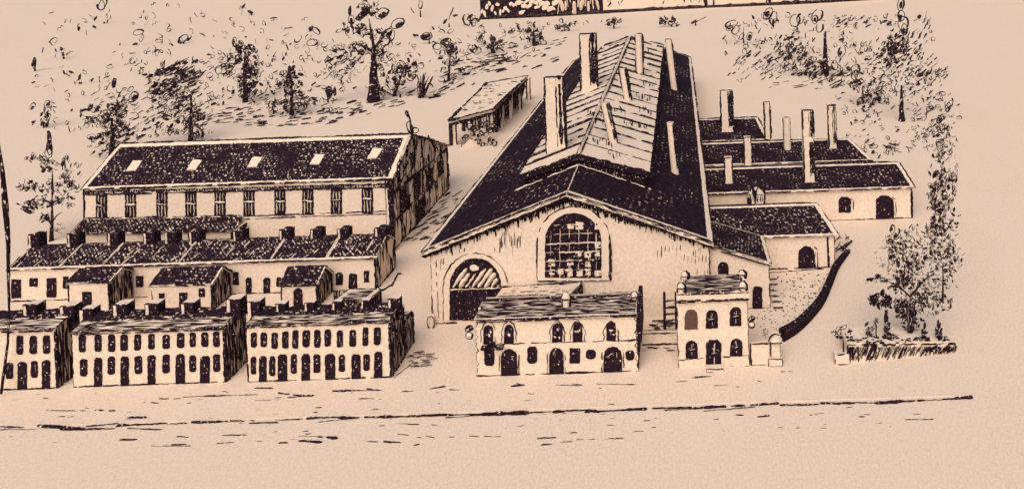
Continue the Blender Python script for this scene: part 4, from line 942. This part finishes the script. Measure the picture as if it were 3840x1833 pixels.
tree('slender_tree', 'upright tree with a knotted dark trunk left of the thick trunked tree', 'tree', 617, 258, 130, 12, [
    ('m',590,105,14,1.4),('b',600,125,16,1.9),('o',628,130,14,1.1),('m',600,150,15,1.7),(600,140,26,34,22,'mobs',(6,12)),(570,175,30,14,8,'ocm',(9,17),None,.1),(622,195,22,34,34,'bmmo',(7,13)),(620,235,34,12,16,'bdsb',(6,11),None,.7),(632,140,18,26,14,'obm',(6,11))], group=GT)
tree('small_tree', 'small dark leafy tree standing between the upright tree and the thick trunked tree', 'tree', 733, 290, 190, 11, [
    ('b',728,180,14,1.5),(730,195,14,26,18,'bbm',(5,11)),(735,215,26,22,26,'bmsd',(5,11)),(700,212,30,10,12,'mob',(6,11)),(740,255,34,26,26,'oscmb',(6,12)),(690,270,20,16,8,'oc',(8,14)),(730,285,50,12,16,'dsb',(5,10),None,.3),(765,250,18,20,8,'oc',(5,10))], group=GT)
tree('oak_tree', 'tallest tree with thick dark trunk and lobed leaves behind the tiled roof', 'tree', 940, 256, 118, 30, [
    ('b',880,28,15,1.5),('m',884,50,14,1.6),('b',912,38,24,.6),('m',960,35,24,.5),('m',1000,60,22,.6),('m',975,85,18,.9),('o',968,100,22,1.4),('o',985,90,17,1.2),(925,18,26,22,20,'bbmds',(6,13)),(890,70,34,14,16,'bmd',(6,13)),(930,85,36,16,18,'bmso',(6,12)),
    (900,125,34,18,18,'bmo',(7,14)),(945,130,20,16,14,'bs',(5,10)),(850,120,30,10,9,'dsb',(6,12),None,-.4),(870,150,44,18,20,'dbmo',(6,13),None,.4),(960,150,20,34,18,'cso',(6,12)),(830,150,14,26,8,'mbd',(5,10)),(840,190,40,10,10,'ds',(6,12),None,.6),(955,215,24,30,14,'bdc',(6,12))],
    limbs=((.9,-45,-20,8),(.95,30,-35,8),(1,-12,-70,8),(.25,50,20,9),(.55,18,50,8),(.95,45,-60,5)), group=GT)
tree('sapling', 'bent sapling with hooked leaves right of the thick trunked tree', 'tree', 990, 243, 175, 9, [(1005,190,16,26,16,'mcbo',(6,12)),(1035,175,20,26,16,'mbo',(7,13)),(990,215,18,14,10,'bs',(5,10)),(1015,170,40,12,6,'c',(10,18))], lean=25, group=GT)
tree('sapling', 'sapling with two clumps of leaves between grass tuft and field shelter', 'tree', 1128, 200, 120, 7, [('m',1122,105,16,.3),('o',1100,118,14,.1),(1130,140,22,26,18,'mbso',(6,12)),(1135,120,14,14,8,'bm',(6,11)),(1145,175,14,24,10,'cs',(6,11))], lean=6, group=GT)
tree('sapling', 'short dark sapling beside the dark corner of the far panel', 'tree', 1240, 135, 100, 12, [('b',1237,98,13,1.5),(1240,112,26,14,16,'bmd',(6,12)),(1200,122,24,8,6,'oc',(8,14)),(1215,90,26,14,7,'cs',(6,12)),(1190,55,20,14,5,'bc',(8,13))], group=GT)
tree('sapling', 'stubby tree hanging its leaves just under the long far panel', 'tree', 1343, 116, 72, 11, [(1345,75,20,16,12,'bmds',(6,11)),(1350,98,24,14,14,'mbc',(6,12)),(1300,80,24,8,7,'oc',(5,10))], group=GT)
tree('young_tree', 'scribbled young tree with looped crown above the right sheds', 'tree', 1985, 150, 95, 5, [('m',1932,35,20,.9),('o',1945,45,20,1.2),('o',2000,52,20,1.3),('o',2014,48,16,1.1),('b',1945,60,12,1.5),(1995,105,22,22,12,'csb',(6,11)),(1990,130,40,16,26,'dsbm',(5,10),None,.6),(1960,105,16,20,8,'db',(5,9),None,1)], group=GT)
tree('young_tree', 'looped small tree furthest left above the right sheds', 'tree', 1870, 110, 70, 4, [('o',1840,62,20,.3),('m',1835,72,12,.2),('o',1850,78,13,.8),('m',1885,92,13,1.2),('o',1866,92,10,1),('c',1822,108,12,2)], group=GT)
tree('lopped_tree', 'lopped tree with a straight bare dark trunk above the right sheds', 'tree', 2076, 190, 80, 17, [('o',2055,40,22,.9),('m',2050,50,14,1.4),('c',2062,70,16,1.2),('o',2118,130,18,1.2),('b',2115,135,9,1.3),('c',2100,165,14,1.7),(2080,180,56,26,40,'dsbcm',(5,11),None,.5),(2110,200,40,16,16,'dbs',(6,12),None,.5),(2125,58,34,16,16,'dsb',(5,10),None,.5),(2010,160,40,30,26,'dsob',(5,10),None,.8)], group=GT)
tree('tall_tree', 'tall airy tree with a narrow top at the upper right of the field', 'tree', 2268, 305, 215, 15, [('m',2266,12,20,1.4),('m',2268,40,16,1.5),('o',2272,60,22,1.5),('m',2275,75,18,1.5),('b',2225,55,10,.5),(2262,110,26,24,20,'dmbo',(6,12),None,1),(2240,115,18,24,12,'dmo',(7,13),None,1),(2300,100,36,30,20,'dbms',(5,11),None,.8),
    (2250,140,46,24,30,'dbmd',(6,12),None,.9),(2285,165,60,26,26,'dsb',(4,9),None,.9),(2345,185,44,14,22,'dbsm',(4,9),None,.6),(2200,160,34,16,12,'dsb',(4,9),None,.4),(2300,215,36,30,16,'scd',(4,8)),(2255,195,20,34,12,'dc',(4,8),None,1.2),(2330,60,10,24,5,'d',(6,12),None,1.2)], group=GT)
tree('low_tree', 'low scribbled tree right of the far shed roofs', 'tree', 2170, 262, 215, 6, [('o',2152,176,17,1.2),('c',2150,190,14,1.3),('b',2155,205,10,.3),(2150,215,20,14,9,'csm',(5,11)),(2190,215,30,14,12,'ds',(4,9),None,1),(2200,240,26,16,14,'bmsc',(6,11)),(2180,265,36,14,14,'bdc',(5,11),None,-.3),(2230,258,12,14,6,'ds',(4,8))], group=GT)
tree('poplar_tree', 'tall poplar of scribbled leaves right of the widest shed', 'tree', 2372, 760, 660, 6, [('m',2385,270,14,1.2),('m',2365,300,14,1),('c',2390,262,12,1),(2340,330,34,14,16,'dcb',(4,9),None,.7),(2372,330,20,34,18,'csdm',(5,11)),(2365,385,20,30,20,'csbd',(5,11)),
    (2370,450,30,34,18,'mbocs',(7,14)),(2385,470,24,40,24,'dsbc',(6,12),None,1.3),(2360,500,24,34,24,'omcd',(7,15)),(2380,550,34,46,22,'mbds',(5,11)),(2370,600,38,46,20,'mcds',(5,11)),(2385,650,40,40,30,'dbs',(5,11)),(2395,440,14,90,18,'ds',(4,9),None,1.4)], group=GT)
tree('garden_tree', 'big dark leafy tree on several thin stems behind the hatched planter', 'tree', 2290, 868, 740, 9, [('m',2245,577,13,1.4),('c',2256,585,14,1.2),(2255,620,24,30,36,'dsbm',(5,10)),(2310,620,44,54,36,'dsbc',(5,11)),(2360,560,20,60,34,'mdsb',(5,11)),(2260,680,36,44,52,'bmdsb',(5,11)),(2330,680,66,56,56,'bmdsc',(5,11)),
    (2285,745,54,44,70,'bbmds',(5,11)),(2275,775,30,30,44,'bbmd',(5,11)),(2205,705,26,12,14,'bmd',(5,11),None,.4),(2215,755,28,18,30,'bbbm',(7,14)),(2350,760,44,30,40,'dbsm',(4,10)),(2395,640,16,30,18,'ds',(4,9),None,1.3),(2320,640,80,70,60,'ds',(3,8)),(2320,600,60,36,34,'dbs',(3,7)),(2360,690,50,80,50,'ds',(3,7)),(2290,810,30,24,24,'bbd',(5,10)),(2240,640,36,50,26,'ds',(3,8))],
    limbs=((.0,-14,-120,4),(.02,14,-122,4),(.01,24,-118,3),(.95,-60,-40,5),(.95,60,-60,5)))
# --- planter on the right
Yp = G(2133, 915).y; a, b2 = P(2133, 890, Yp), P(2403, 885, Yp); zp = P(2270, 864, Yp).z
pln = thing('planter', 'long low stone planter with hatched front under the big leafy tree', 'planter', Vector(((a.x+b2.x)/2, Yp, 0)))
mb = MB(); DY = 1.1; zq = P(2403, 864, Yp+DY).z
def fy(u): return Yp + DY*(u-2133)/270
A0, B0 = Vector((a.x, Yp, -.1)), Vector((P(2403, 880, Yp+DY).x, Yp+DY, -.1)); A1, B1 = Vector((A0.x, Yp, zp)), Vector((B0.x, Yp+DY, zq))
mb.prism([A0, B0, B1, A1], Vector((0, 2.6, 0)), 'plaster')
random.seed(9)
for k in range(66):
    u = 2140+k*4.0; v = 871+U(-3,3); l = U(26, 44)*(1-.45*(k/66)); mb.stroke([P(u+7, v, fy(u)-.04), P(u+7-l*.42, v+l, fy(u-l*.4)-.04)], U(2, 4.2), brk=.12, jit=.7)
for k in range(16): u = U(2330, 2400); v = U(868, 880); mb.stroke([P(u+7, v, fy(u)-.06), P(u-8, v+10, fy(u)-.06)], U(5, 8), jit=1.4)
mb.stroke([A1, B1], 6, brk=.05, jit=1.4); mb.stroke([A0, A1], 4.5, brk=.1); mb.stroke([B0.lerp(B1, .5), B1], 6)
for k in range(12): u = 2138+U(0,26); mb.stroke([P(u, 872, fy(u)-.04), P(u+U(-2,2), 872+U(12,40), fy(u)-.04)], U(2.5, 4.5))
mb.build('box', pln)
mb = MB(); e_ = Vector((0, .2, 0)); mb.prism([A1+e_+Vector((.2,0,-.02)), B1+e_+Vector((-.2,0,-.02)), B1+e_+Vector((-.2,0,.06)), A1+e_+Vector((.2,0,.06))], Vector((0, 2.2, 0)), 'earth')
for k in range(50): t = U(.02,.98); c = A1.lerp(B1, t)+Vector((0, U(.1,.9), .09)); mb.blob(c, U(.1,.3), U(.05,.14), 0)
mb.build('soil', pln)
def shrub(name, label, u, v, Y, parts, group=None):
    mb = MB()
    for c in parts:
        if isinstance(c[0], str): mark(mb, c[0], c[1], c[2], c[3], Y, .15, *(c[4:]))
        else: scatter(mb, *c[:5], Y, *c[5:])
    p = P(u, v, Y); tp = min(P(c[1] if isinstance(c[0], str) else c[0], (c[2] if isinstance(c[0], str) else c[1]), Y).z for c in parts)
    mb.tube([p+Vector((0,0,-.15)), Vector((p.x, p.y, max(p.z+.15, tp)))], [2.2*unit(p), 1.4*unit(p)], 'bark', 5)
    return tag(mb.build(name, loc=p), label, 'shrub', group)
YPs = Yp+1.35; GS = 'small shrubs on the planter'
shrub('shrub', 'leftmost little shrub on the planter, leaning left', 2195, 866, YPs, [('b',2180,815,8,.9),(2185,835,10,12,14,'bmd',(4,8)),(2192,855,18,12,26,'bbds',(4,8)),(2172,862,8,8,6,'ds',(4,7))], GS)
shrub('shrub', 'dark cone shaped shrub with tall pointed tip on the planter', 2240, 866, YPs, [('b',2229,800,16,1.5,.35),('b',2230,785,8,1.5),(2232,825,7,16,14,'bbm',(4,8)),(2238,850,22,14,40,'bbds',(4,9))], GS)
shrub('shrub', 'small dark conical shrub right of the tree stems on the planter', 2325, 864, YPs, [('b',2326,820,10,1.4,.35),(2325,838,8,12,16,'bd',(4,8)),(2325,855,15,9,22,'bbd',(4,8))], GS)
shrub('shrub', 'thin upright shrub at the right end of the planter', 2362, 862, YPs, [('b',2360,812,9,1.4),(2361,832,8,20,16,'dbm',(4,9),None,1.4),(2368,850,8,10,8,'db',(4,8),None,1.4)], GS)
shrub('shrub', 'wispy sprig between the first two shrubs on the planter', 2205, 864, YPs, [(2203,812,8,14,7,'dsc',(4,8),None,1.1)], GS)
shrub('flower_clump', 'pale round clump of flowers standing beside the planter', 2122, 880, Yp-.3, [('o',2122,823,12,.3),('o',2108,828,8,1),('b',2138,833,7,.4),('b',2112,848,10,0),('b',2132,848,6,.3),(2118,835,22,14,9,'cdo',(3,7))])
mb = MB(); a, b2 = P(2101, 915, Yp-.1), P(2136, 891, Yp-.1); mb.box(a.x, b2.x, Yp-.1, Yp+.6, -.1, b2.z, 'plaster')
mb.stroke([(a.x, Yp-.1, .05), (a.x, Yp-.1, b2.z-.15), (a.x+.15, Yp-.1, b2.z), (b2.x, Yp-.1, b2.z)], 4, brk=.05); mb.stroke([(a.x+.15, Yp-.1, .03), (b2.x-.1, Yp-.1, .03)], 5, brk=.1)
tag(mb.build('stone_block'), 'squared pale stone block at the left end of the planter', 'stone')
# --- grass tuft right of the oak
mb = MB(); g = G(1056, 248)
for k in range(14): u = 1050+U(0,16); mb.stroke([P(u, 247, g.y), P(u+U(-8,30), 247-U(25,62), g.y+U(-2,2))], U(2.5, 5))
tag(mb.build('reed_tuft', loc=g), 'upright tuft of reeds right of the thick trunked tree', 'reeds')
# --- loose shrubs of the field
GF = 'loose shrubs in the field'
random.seed(17)
def fs(label, u, v, parts): shrub('field_shrub', label, u, v, G(u, v).y, parts, GF)
fs('small forked shrub above the pointed pine', 110, 322, [('m',118,262,9,1.2),('m',82,268,10,.8),('b',112,275,12,1.4),(112,300,12,22,14,'dbsm',(5,11),None,1.2),(82,308,5,6,3,'b',(5,8)),(130,270,10,12,6,'cd',(4,9))])
fs('single dark curled leaf shrub at the far upper left', 88, 180, [('m',86,160,17,1.4),('b',84,160,10,1.4)])
fs('scratchy three stroke shrub at the upper left', 160, 150, [(155,132,22,10,9,'dbs',(4,9)),('d',128,110,9,2.3),('d',108,128,8,1.3)])
fs('tiny dark twig shrub left of the tall single leaf', 200, 212, [('b',200,195,10,1.3),(196,208,10,6,4,'ds',(4,7))])
fs('open curl shrub with a hanging stalk at the top left', 262, 60, [('o',258,12,20,1.2),('c',254,14,16,1.5),('b',270,55,7,1.2),(272,36,8,12,3,'d',(4,8),None,1.2)])
fs('hooked curl shrub high above the hatched tree', 350, 115, [('o',348,82,14,.2),('c',355,95,14,.9),('b',340,112,8,.3),('d',300,115,8,1.2)])
fs('oval leaf shrub at upper left above the hatched tree', 462, 112, [('o',462,98,18,.5),('c',460,98,15,.7),('d',408,105,8,1.3)])
fs('ringed shrub with a dark bar between small tree and thick trunk', 825, 258, [('c',822,235,20,1.5),('b',828,232,18,1.5),('b',800,218,7,.2),('b',842,232,14,1.6)])
fs('curled pair of leaves left of the thick trunked tree top', 800, 115, [('o',795,78,15,2.5),('b',783,72,10,.6),('o',785,108,16,.1),('c',750,98,14,.8),('d',810,128,10,0)])
fs('fat dark oval leaf left of the dark panel corner', 1080, 112, [('m',1073,92,18,.1),('b',1068,94,12,.2)])
fs('bean shaped leaf shrub left of the far panel', 1058, 45, [('o',1058,12,13,1.4),('d',1038,28,9,2.2)])
fs('forked twig shrub close to the left end of far panel', 1130, 70, [('d',1135,35,16,1.2),('b',1120,55,10,.8),('b',1145,40,10,.1),('c',1175,50,18,1.8),('b',1185,58,10,2.4)])
fs('scribbled bush under the middle of the far panel', 1420, 78, [(1415,70,22,9,12,'smo',(5,10)),(1440,60,14,6,5,'ds',(4,8))])
fs('small spiky bush below the long far panel', 1545, 72, [(1545,55,22,10,14,'dsmb',(5,10),None,.4)])
fs('dark twin blot bush under the right part of the far panel', 1690, 68, [(1680,52,22,9,14,'mbs',(5,10)),(1700,62,12,5,4,'db',(4,7))])
fs('long winged twig bush under the right part of the far panel', 1750, 66, [('b',1745,56,9,.6),('d',1762,50,16,.4)])
# --- ground cover: strokes lying on the field
mb = MB(); random.seed(41)
def patch(cu, cv, ru, rv, n, l=(8, 26), slope_=-.25, w=(2, 5)):
    for _ in range(n):
        g = U(0, 6.283); r = R()**.5; u, v = cu+ru*r*math.cos(g), cv+rv*r*math.sin(g); k = U(*l)
        mb.stroke([G(u, v, .15), G(u+k, v+k*slope_+U(-2,2), .15)], U(*w), brk=.08)
patch(690, 305, 150, 14, 46, slope_=-.1); patch(840, 285, 90, 16, 30); patch(940, 262, 70, 10, 16, slope_=-.3); patch(600, 285, 60, 14, 20, slope_=-.15)
patch(1200, 165, 60, 30, 30, (10, 34)); patch(1110, 215, 50, 16, 12, (10, 24), -.45); patch(1230, 150, 60, 12, 18, (10, 34), -.1); patch(1340, 155, 60, 20, 12, slope_=-.4); patch(1095, 245, 30, 8, 6)
patch(1080, 560, 60, 30, 26, (10, 40), -.5, (2, 4)); patch(1040, 600, 30, 12, 10, (8, 26), -.4, (2, 4)); patch(1130, 505, 40, 16, 10, (10, 30), -.6)
patch(1045, 905, 32, 20, 24, (12, 34), -.08, (1.5, 3)); patch(1655, 815, 28, 14, 14, (14, 40), -.02, (2, 4.5)); patch(1650, 876, 40, 6, 5, (8, 30), 0)
patch(2060, 205, 80, 20, 20, (8, 24), -.3, (1.5, 4)); patch(1975, 215, 50, 10, 6, (8, 24), -.1, (1.5, 3)); patch(2260, 240, 90, 60, 22, (4, 12), -.9, (1.5, 3)); patch(2230, 370, 50, 16, 10, (8, 20), .3); patch(1900, 150, 50, 20, 14, (6, 14), -.9)
patch(300, 340, 60, 30, 14, slope_=-.5); patch(520, 300, 40, 20, 12, slope_=-.3); patch(420, 215, 60, 50, 16, (12, 36), -.55, (3, 6)); patch(2110, 620, 20, 16, 8, (6, 18), -.9)
for uv in ([(985,720),(1000,690),(1010,688)], [(990,950),(1040,910)], [(985,716),(955,735)]): mb.stroke([G(*p, .05) for p in uv], 4)
patch(640, 250, 70, 30, 26, (6, 18), -.4, (1.5, 3.5)); patch(760, 250, 80, 30, 22, (6, 18), -.3, (1.5, 3.5)); patch(450, 260, 70, 60, 34, (10, 30), -.55, (2, 5)); patch(440, 190, 60, 26, 20, (14, 36), -.5, (3, 6)); patch(330, 300, 50, 40, 14, (6, 18), -.5, (1.5, 3.5))
patch(1150, 190, 60, 40, 20, (8, 26), -.25, (1.5, 4)); patch(1290, 120, 90, 26, 22, (8, 22), -.2, (1.5, 3.5)); patch(1420, 110, 40, 14, 8, (8, 20), -.3, (1.5, 3)); patch(1040, 235, 60, 14, 12, (8, 22), -.35, (1.5, 3.5))
patch(1960, 165, 80, 36, 40, (5, 16), -.8, (1.5, 4)); patch(2090, 190, 60, 26, 34, (6, 20), -.6, (1.5, 4.5)); patch(2170, 230, 60, 50, 26, (4, 12), -1.0, (1.5, 3.5)); patch(2300, 180, 90, 40, 30, (4, 12), -.9, (1.5, 3.5)); patch(2340, 260, 50, 60, 22, (4, 10), -1.0, (1.5, 3)); patch(2180, 330, 40, 40, 14, (4, 12), -.5, (1.5, 4)); patch(2150, 60, 50, 14, 12, (6, 14), -.6, (2, 4)); patch(1880, 180, 60, 30, 16, (5, 14), -.9, (1.5, 3))
tag(mb.build('grass'), 'thin dark grass strokes lying across the pale field', 'grass', kind='stuff')
mb = MB(); random.seed(43)
def loose(cu, cv, ru, rv, n, s=(4, 10)):
    for _ in range(n):
        u, v = cu+U(-ru, ru), cv+U(-rv, rv); g = G(u, v); sz = U(*s); p = P(u, v-sz*.7, g.y)
        mark(mb, random.choice('odcbsdd'), u, v-sz*.7, sz, g.y, .3)
loose(260, 160, 190, 130, 20); loose(700, 100, 110, 80, 26); loose(560, 60, 80, 50, 5); loose(900, 200, 60, 40, 8); loose(1180, 130, 70, 60, 10); loose(2280, 250, 110, 90, 40, (3, 8)); loose(2000, 120, 130, 60, 18, (4, 9)); loose(2340, 330, 60, 50, 20, (4, 8)); loose(2200, 380, 70, 20, 8, (4, 8)); loose(800, 270, 90, 16, 14, (5, 9)); loose(1500, 65, 180, 12, 8, (3, 7))
loose(450, 250, 80, 90, 40, (4, 10)); loose(600, 220, 80, 60, 22, (4, 9)); loose(720, 220, 90, 60, 22, (4, 9)); loose(860, 190, 40, 50, 12, (4, 9)); loose(300, 300, 70, 60, 18, (4, 9)); loose(1050, 180, 70, 60, 14, (4, 9)); loose(1250, 120, 60, 40, 12, (4, 9)); loose(1960, 110, 110, 70, 34, (4, 8)); loose(2110, 160, 80, 60, 26, (4, 8)); loose(2250, 150, 80, 110, 34, (3, 7)); loose(2170, 240, 60, 60, 22, (4, 8)); loose(2370, 300, 50, 70, 22, (3, 7))
random.seed(77)
def wisps(cu, cv, ru, rv, n, s=(4, 9), ang=None):
    for _ in range(n):
        g_ = U(0, 6.283); r = R()**.6; u, v = cu+ru*r*math.cos(g_), cv+rv*r*math.sin(g_); sz = U(*s); g = G(u, v+sz)
        mark(mb, random.choice('ddscbcsdo'), u, v, sz, g.y, .2, ang=None if ang is None else ang+U(-.4, .4))
wisps(340, 220, 120, 100, 60, (4, 10), .6); wisps(470, 240, 90, 100, 60, (4, 11), .6); wisps(590, 190, 90, 90, 44); wisps(700, 190, 100, 90, 44); wisps(840, 160, 80, 90, 40); wisps(980, 170, 70, 80, 30); wisps(180, 250, 90, 90, 30); wisps(420, 60, 240, 50, 34); wisps(1120, 120, 100, 80, 34); wisps(1280, 100, 110, 40, 26)
wisps(1940, 110, 130, 80, 50, (4, 9)); wisps(2080, 130, 110, 90, 50, (4, 9)); wisps(2240, 120, 110, 110, 60, (3, 8), .9); wisps(2190, 270, 90, 90, 40, (3, 8)); wisps(2340, 280, 60, 110, 44, (3, 8)); wisps(2250, 370, 80, 26, 20, (4, 8)); wisps(2370, 480, 40, 130, 36, (3, 8), 1.2); wisps(2120, 610, 16, 26, 10, (3, 7))
tag(mb.build('undergrowth'), 'loose curled scraps of undergrowth strewn over the field', 'undergrowth', kind='stuff')

# ================================================================== LIGHT, SKY, CAMERA
w = bpy.data.worlds.new('World'); bpy.context.scene.world = w; w.use_nodes = True
nt = w.node_tree; sky = nd(nt, 'ShaderNodeTexSky', sky_type='NISHITA'); sky.sun_disc = False
EL, AZ = math.radians(47), math.radians(188)            # sun behind and a little left of the viewer
sky.sun_elevation = EL; sky.sun_rotation = AZ; sky.air_density = .6; sky.dust_density = 6; sky.ozone_density = .3
bg = nt.nodes['Background']; bg.inputs[1].default_value = .12; nt.links.new(sky.outputs[0], bg.inputs[0])
L = bpy.data.lights.new('sun', 'SUN'); L.energy = 1.5; L.angle = math.radians(60); L.color = (1, .975, .95)
so = bpy.data.objects.new('sun', L); C.objects.link(so)
d = Vector((math.sin(AZ)*math.cos(EL), math.cos(AZ)*math.cos(EL), math.sin(EL)))
so.rotation_euler = d.to_track_quat('Z', 'Y').to_euler(); so.location = (0, -40, 60)
cam = bpy.data.cameras.new('camera'); co = bpy.data.objects.new('camera', cam); C.objects.link(co)
cam.sensor_width = 36; cam.sensor_fit = 'HORIZONTAL'; cam.lens = F/2576*36; cam.clip_end = 5000; cam.clip_start = .5
cam.shift_x = -(VU-1288)/2576; cam.shift_y = -(615-VV)/2576
co.matrix_world = Matrix(((ca, sa, 0, 0), (0, 0, -1, -D0), (-sa, ca, 0, H), (0, 0, 0, 1)))
sc = bpy.context.scene; sc.camera = co
sc.view_settings.view_transform = 'Standard'; sc.view_settings.look = 'None'; sc.view_settings.gamma = 1; sc.view_settings.exposure = 0.06
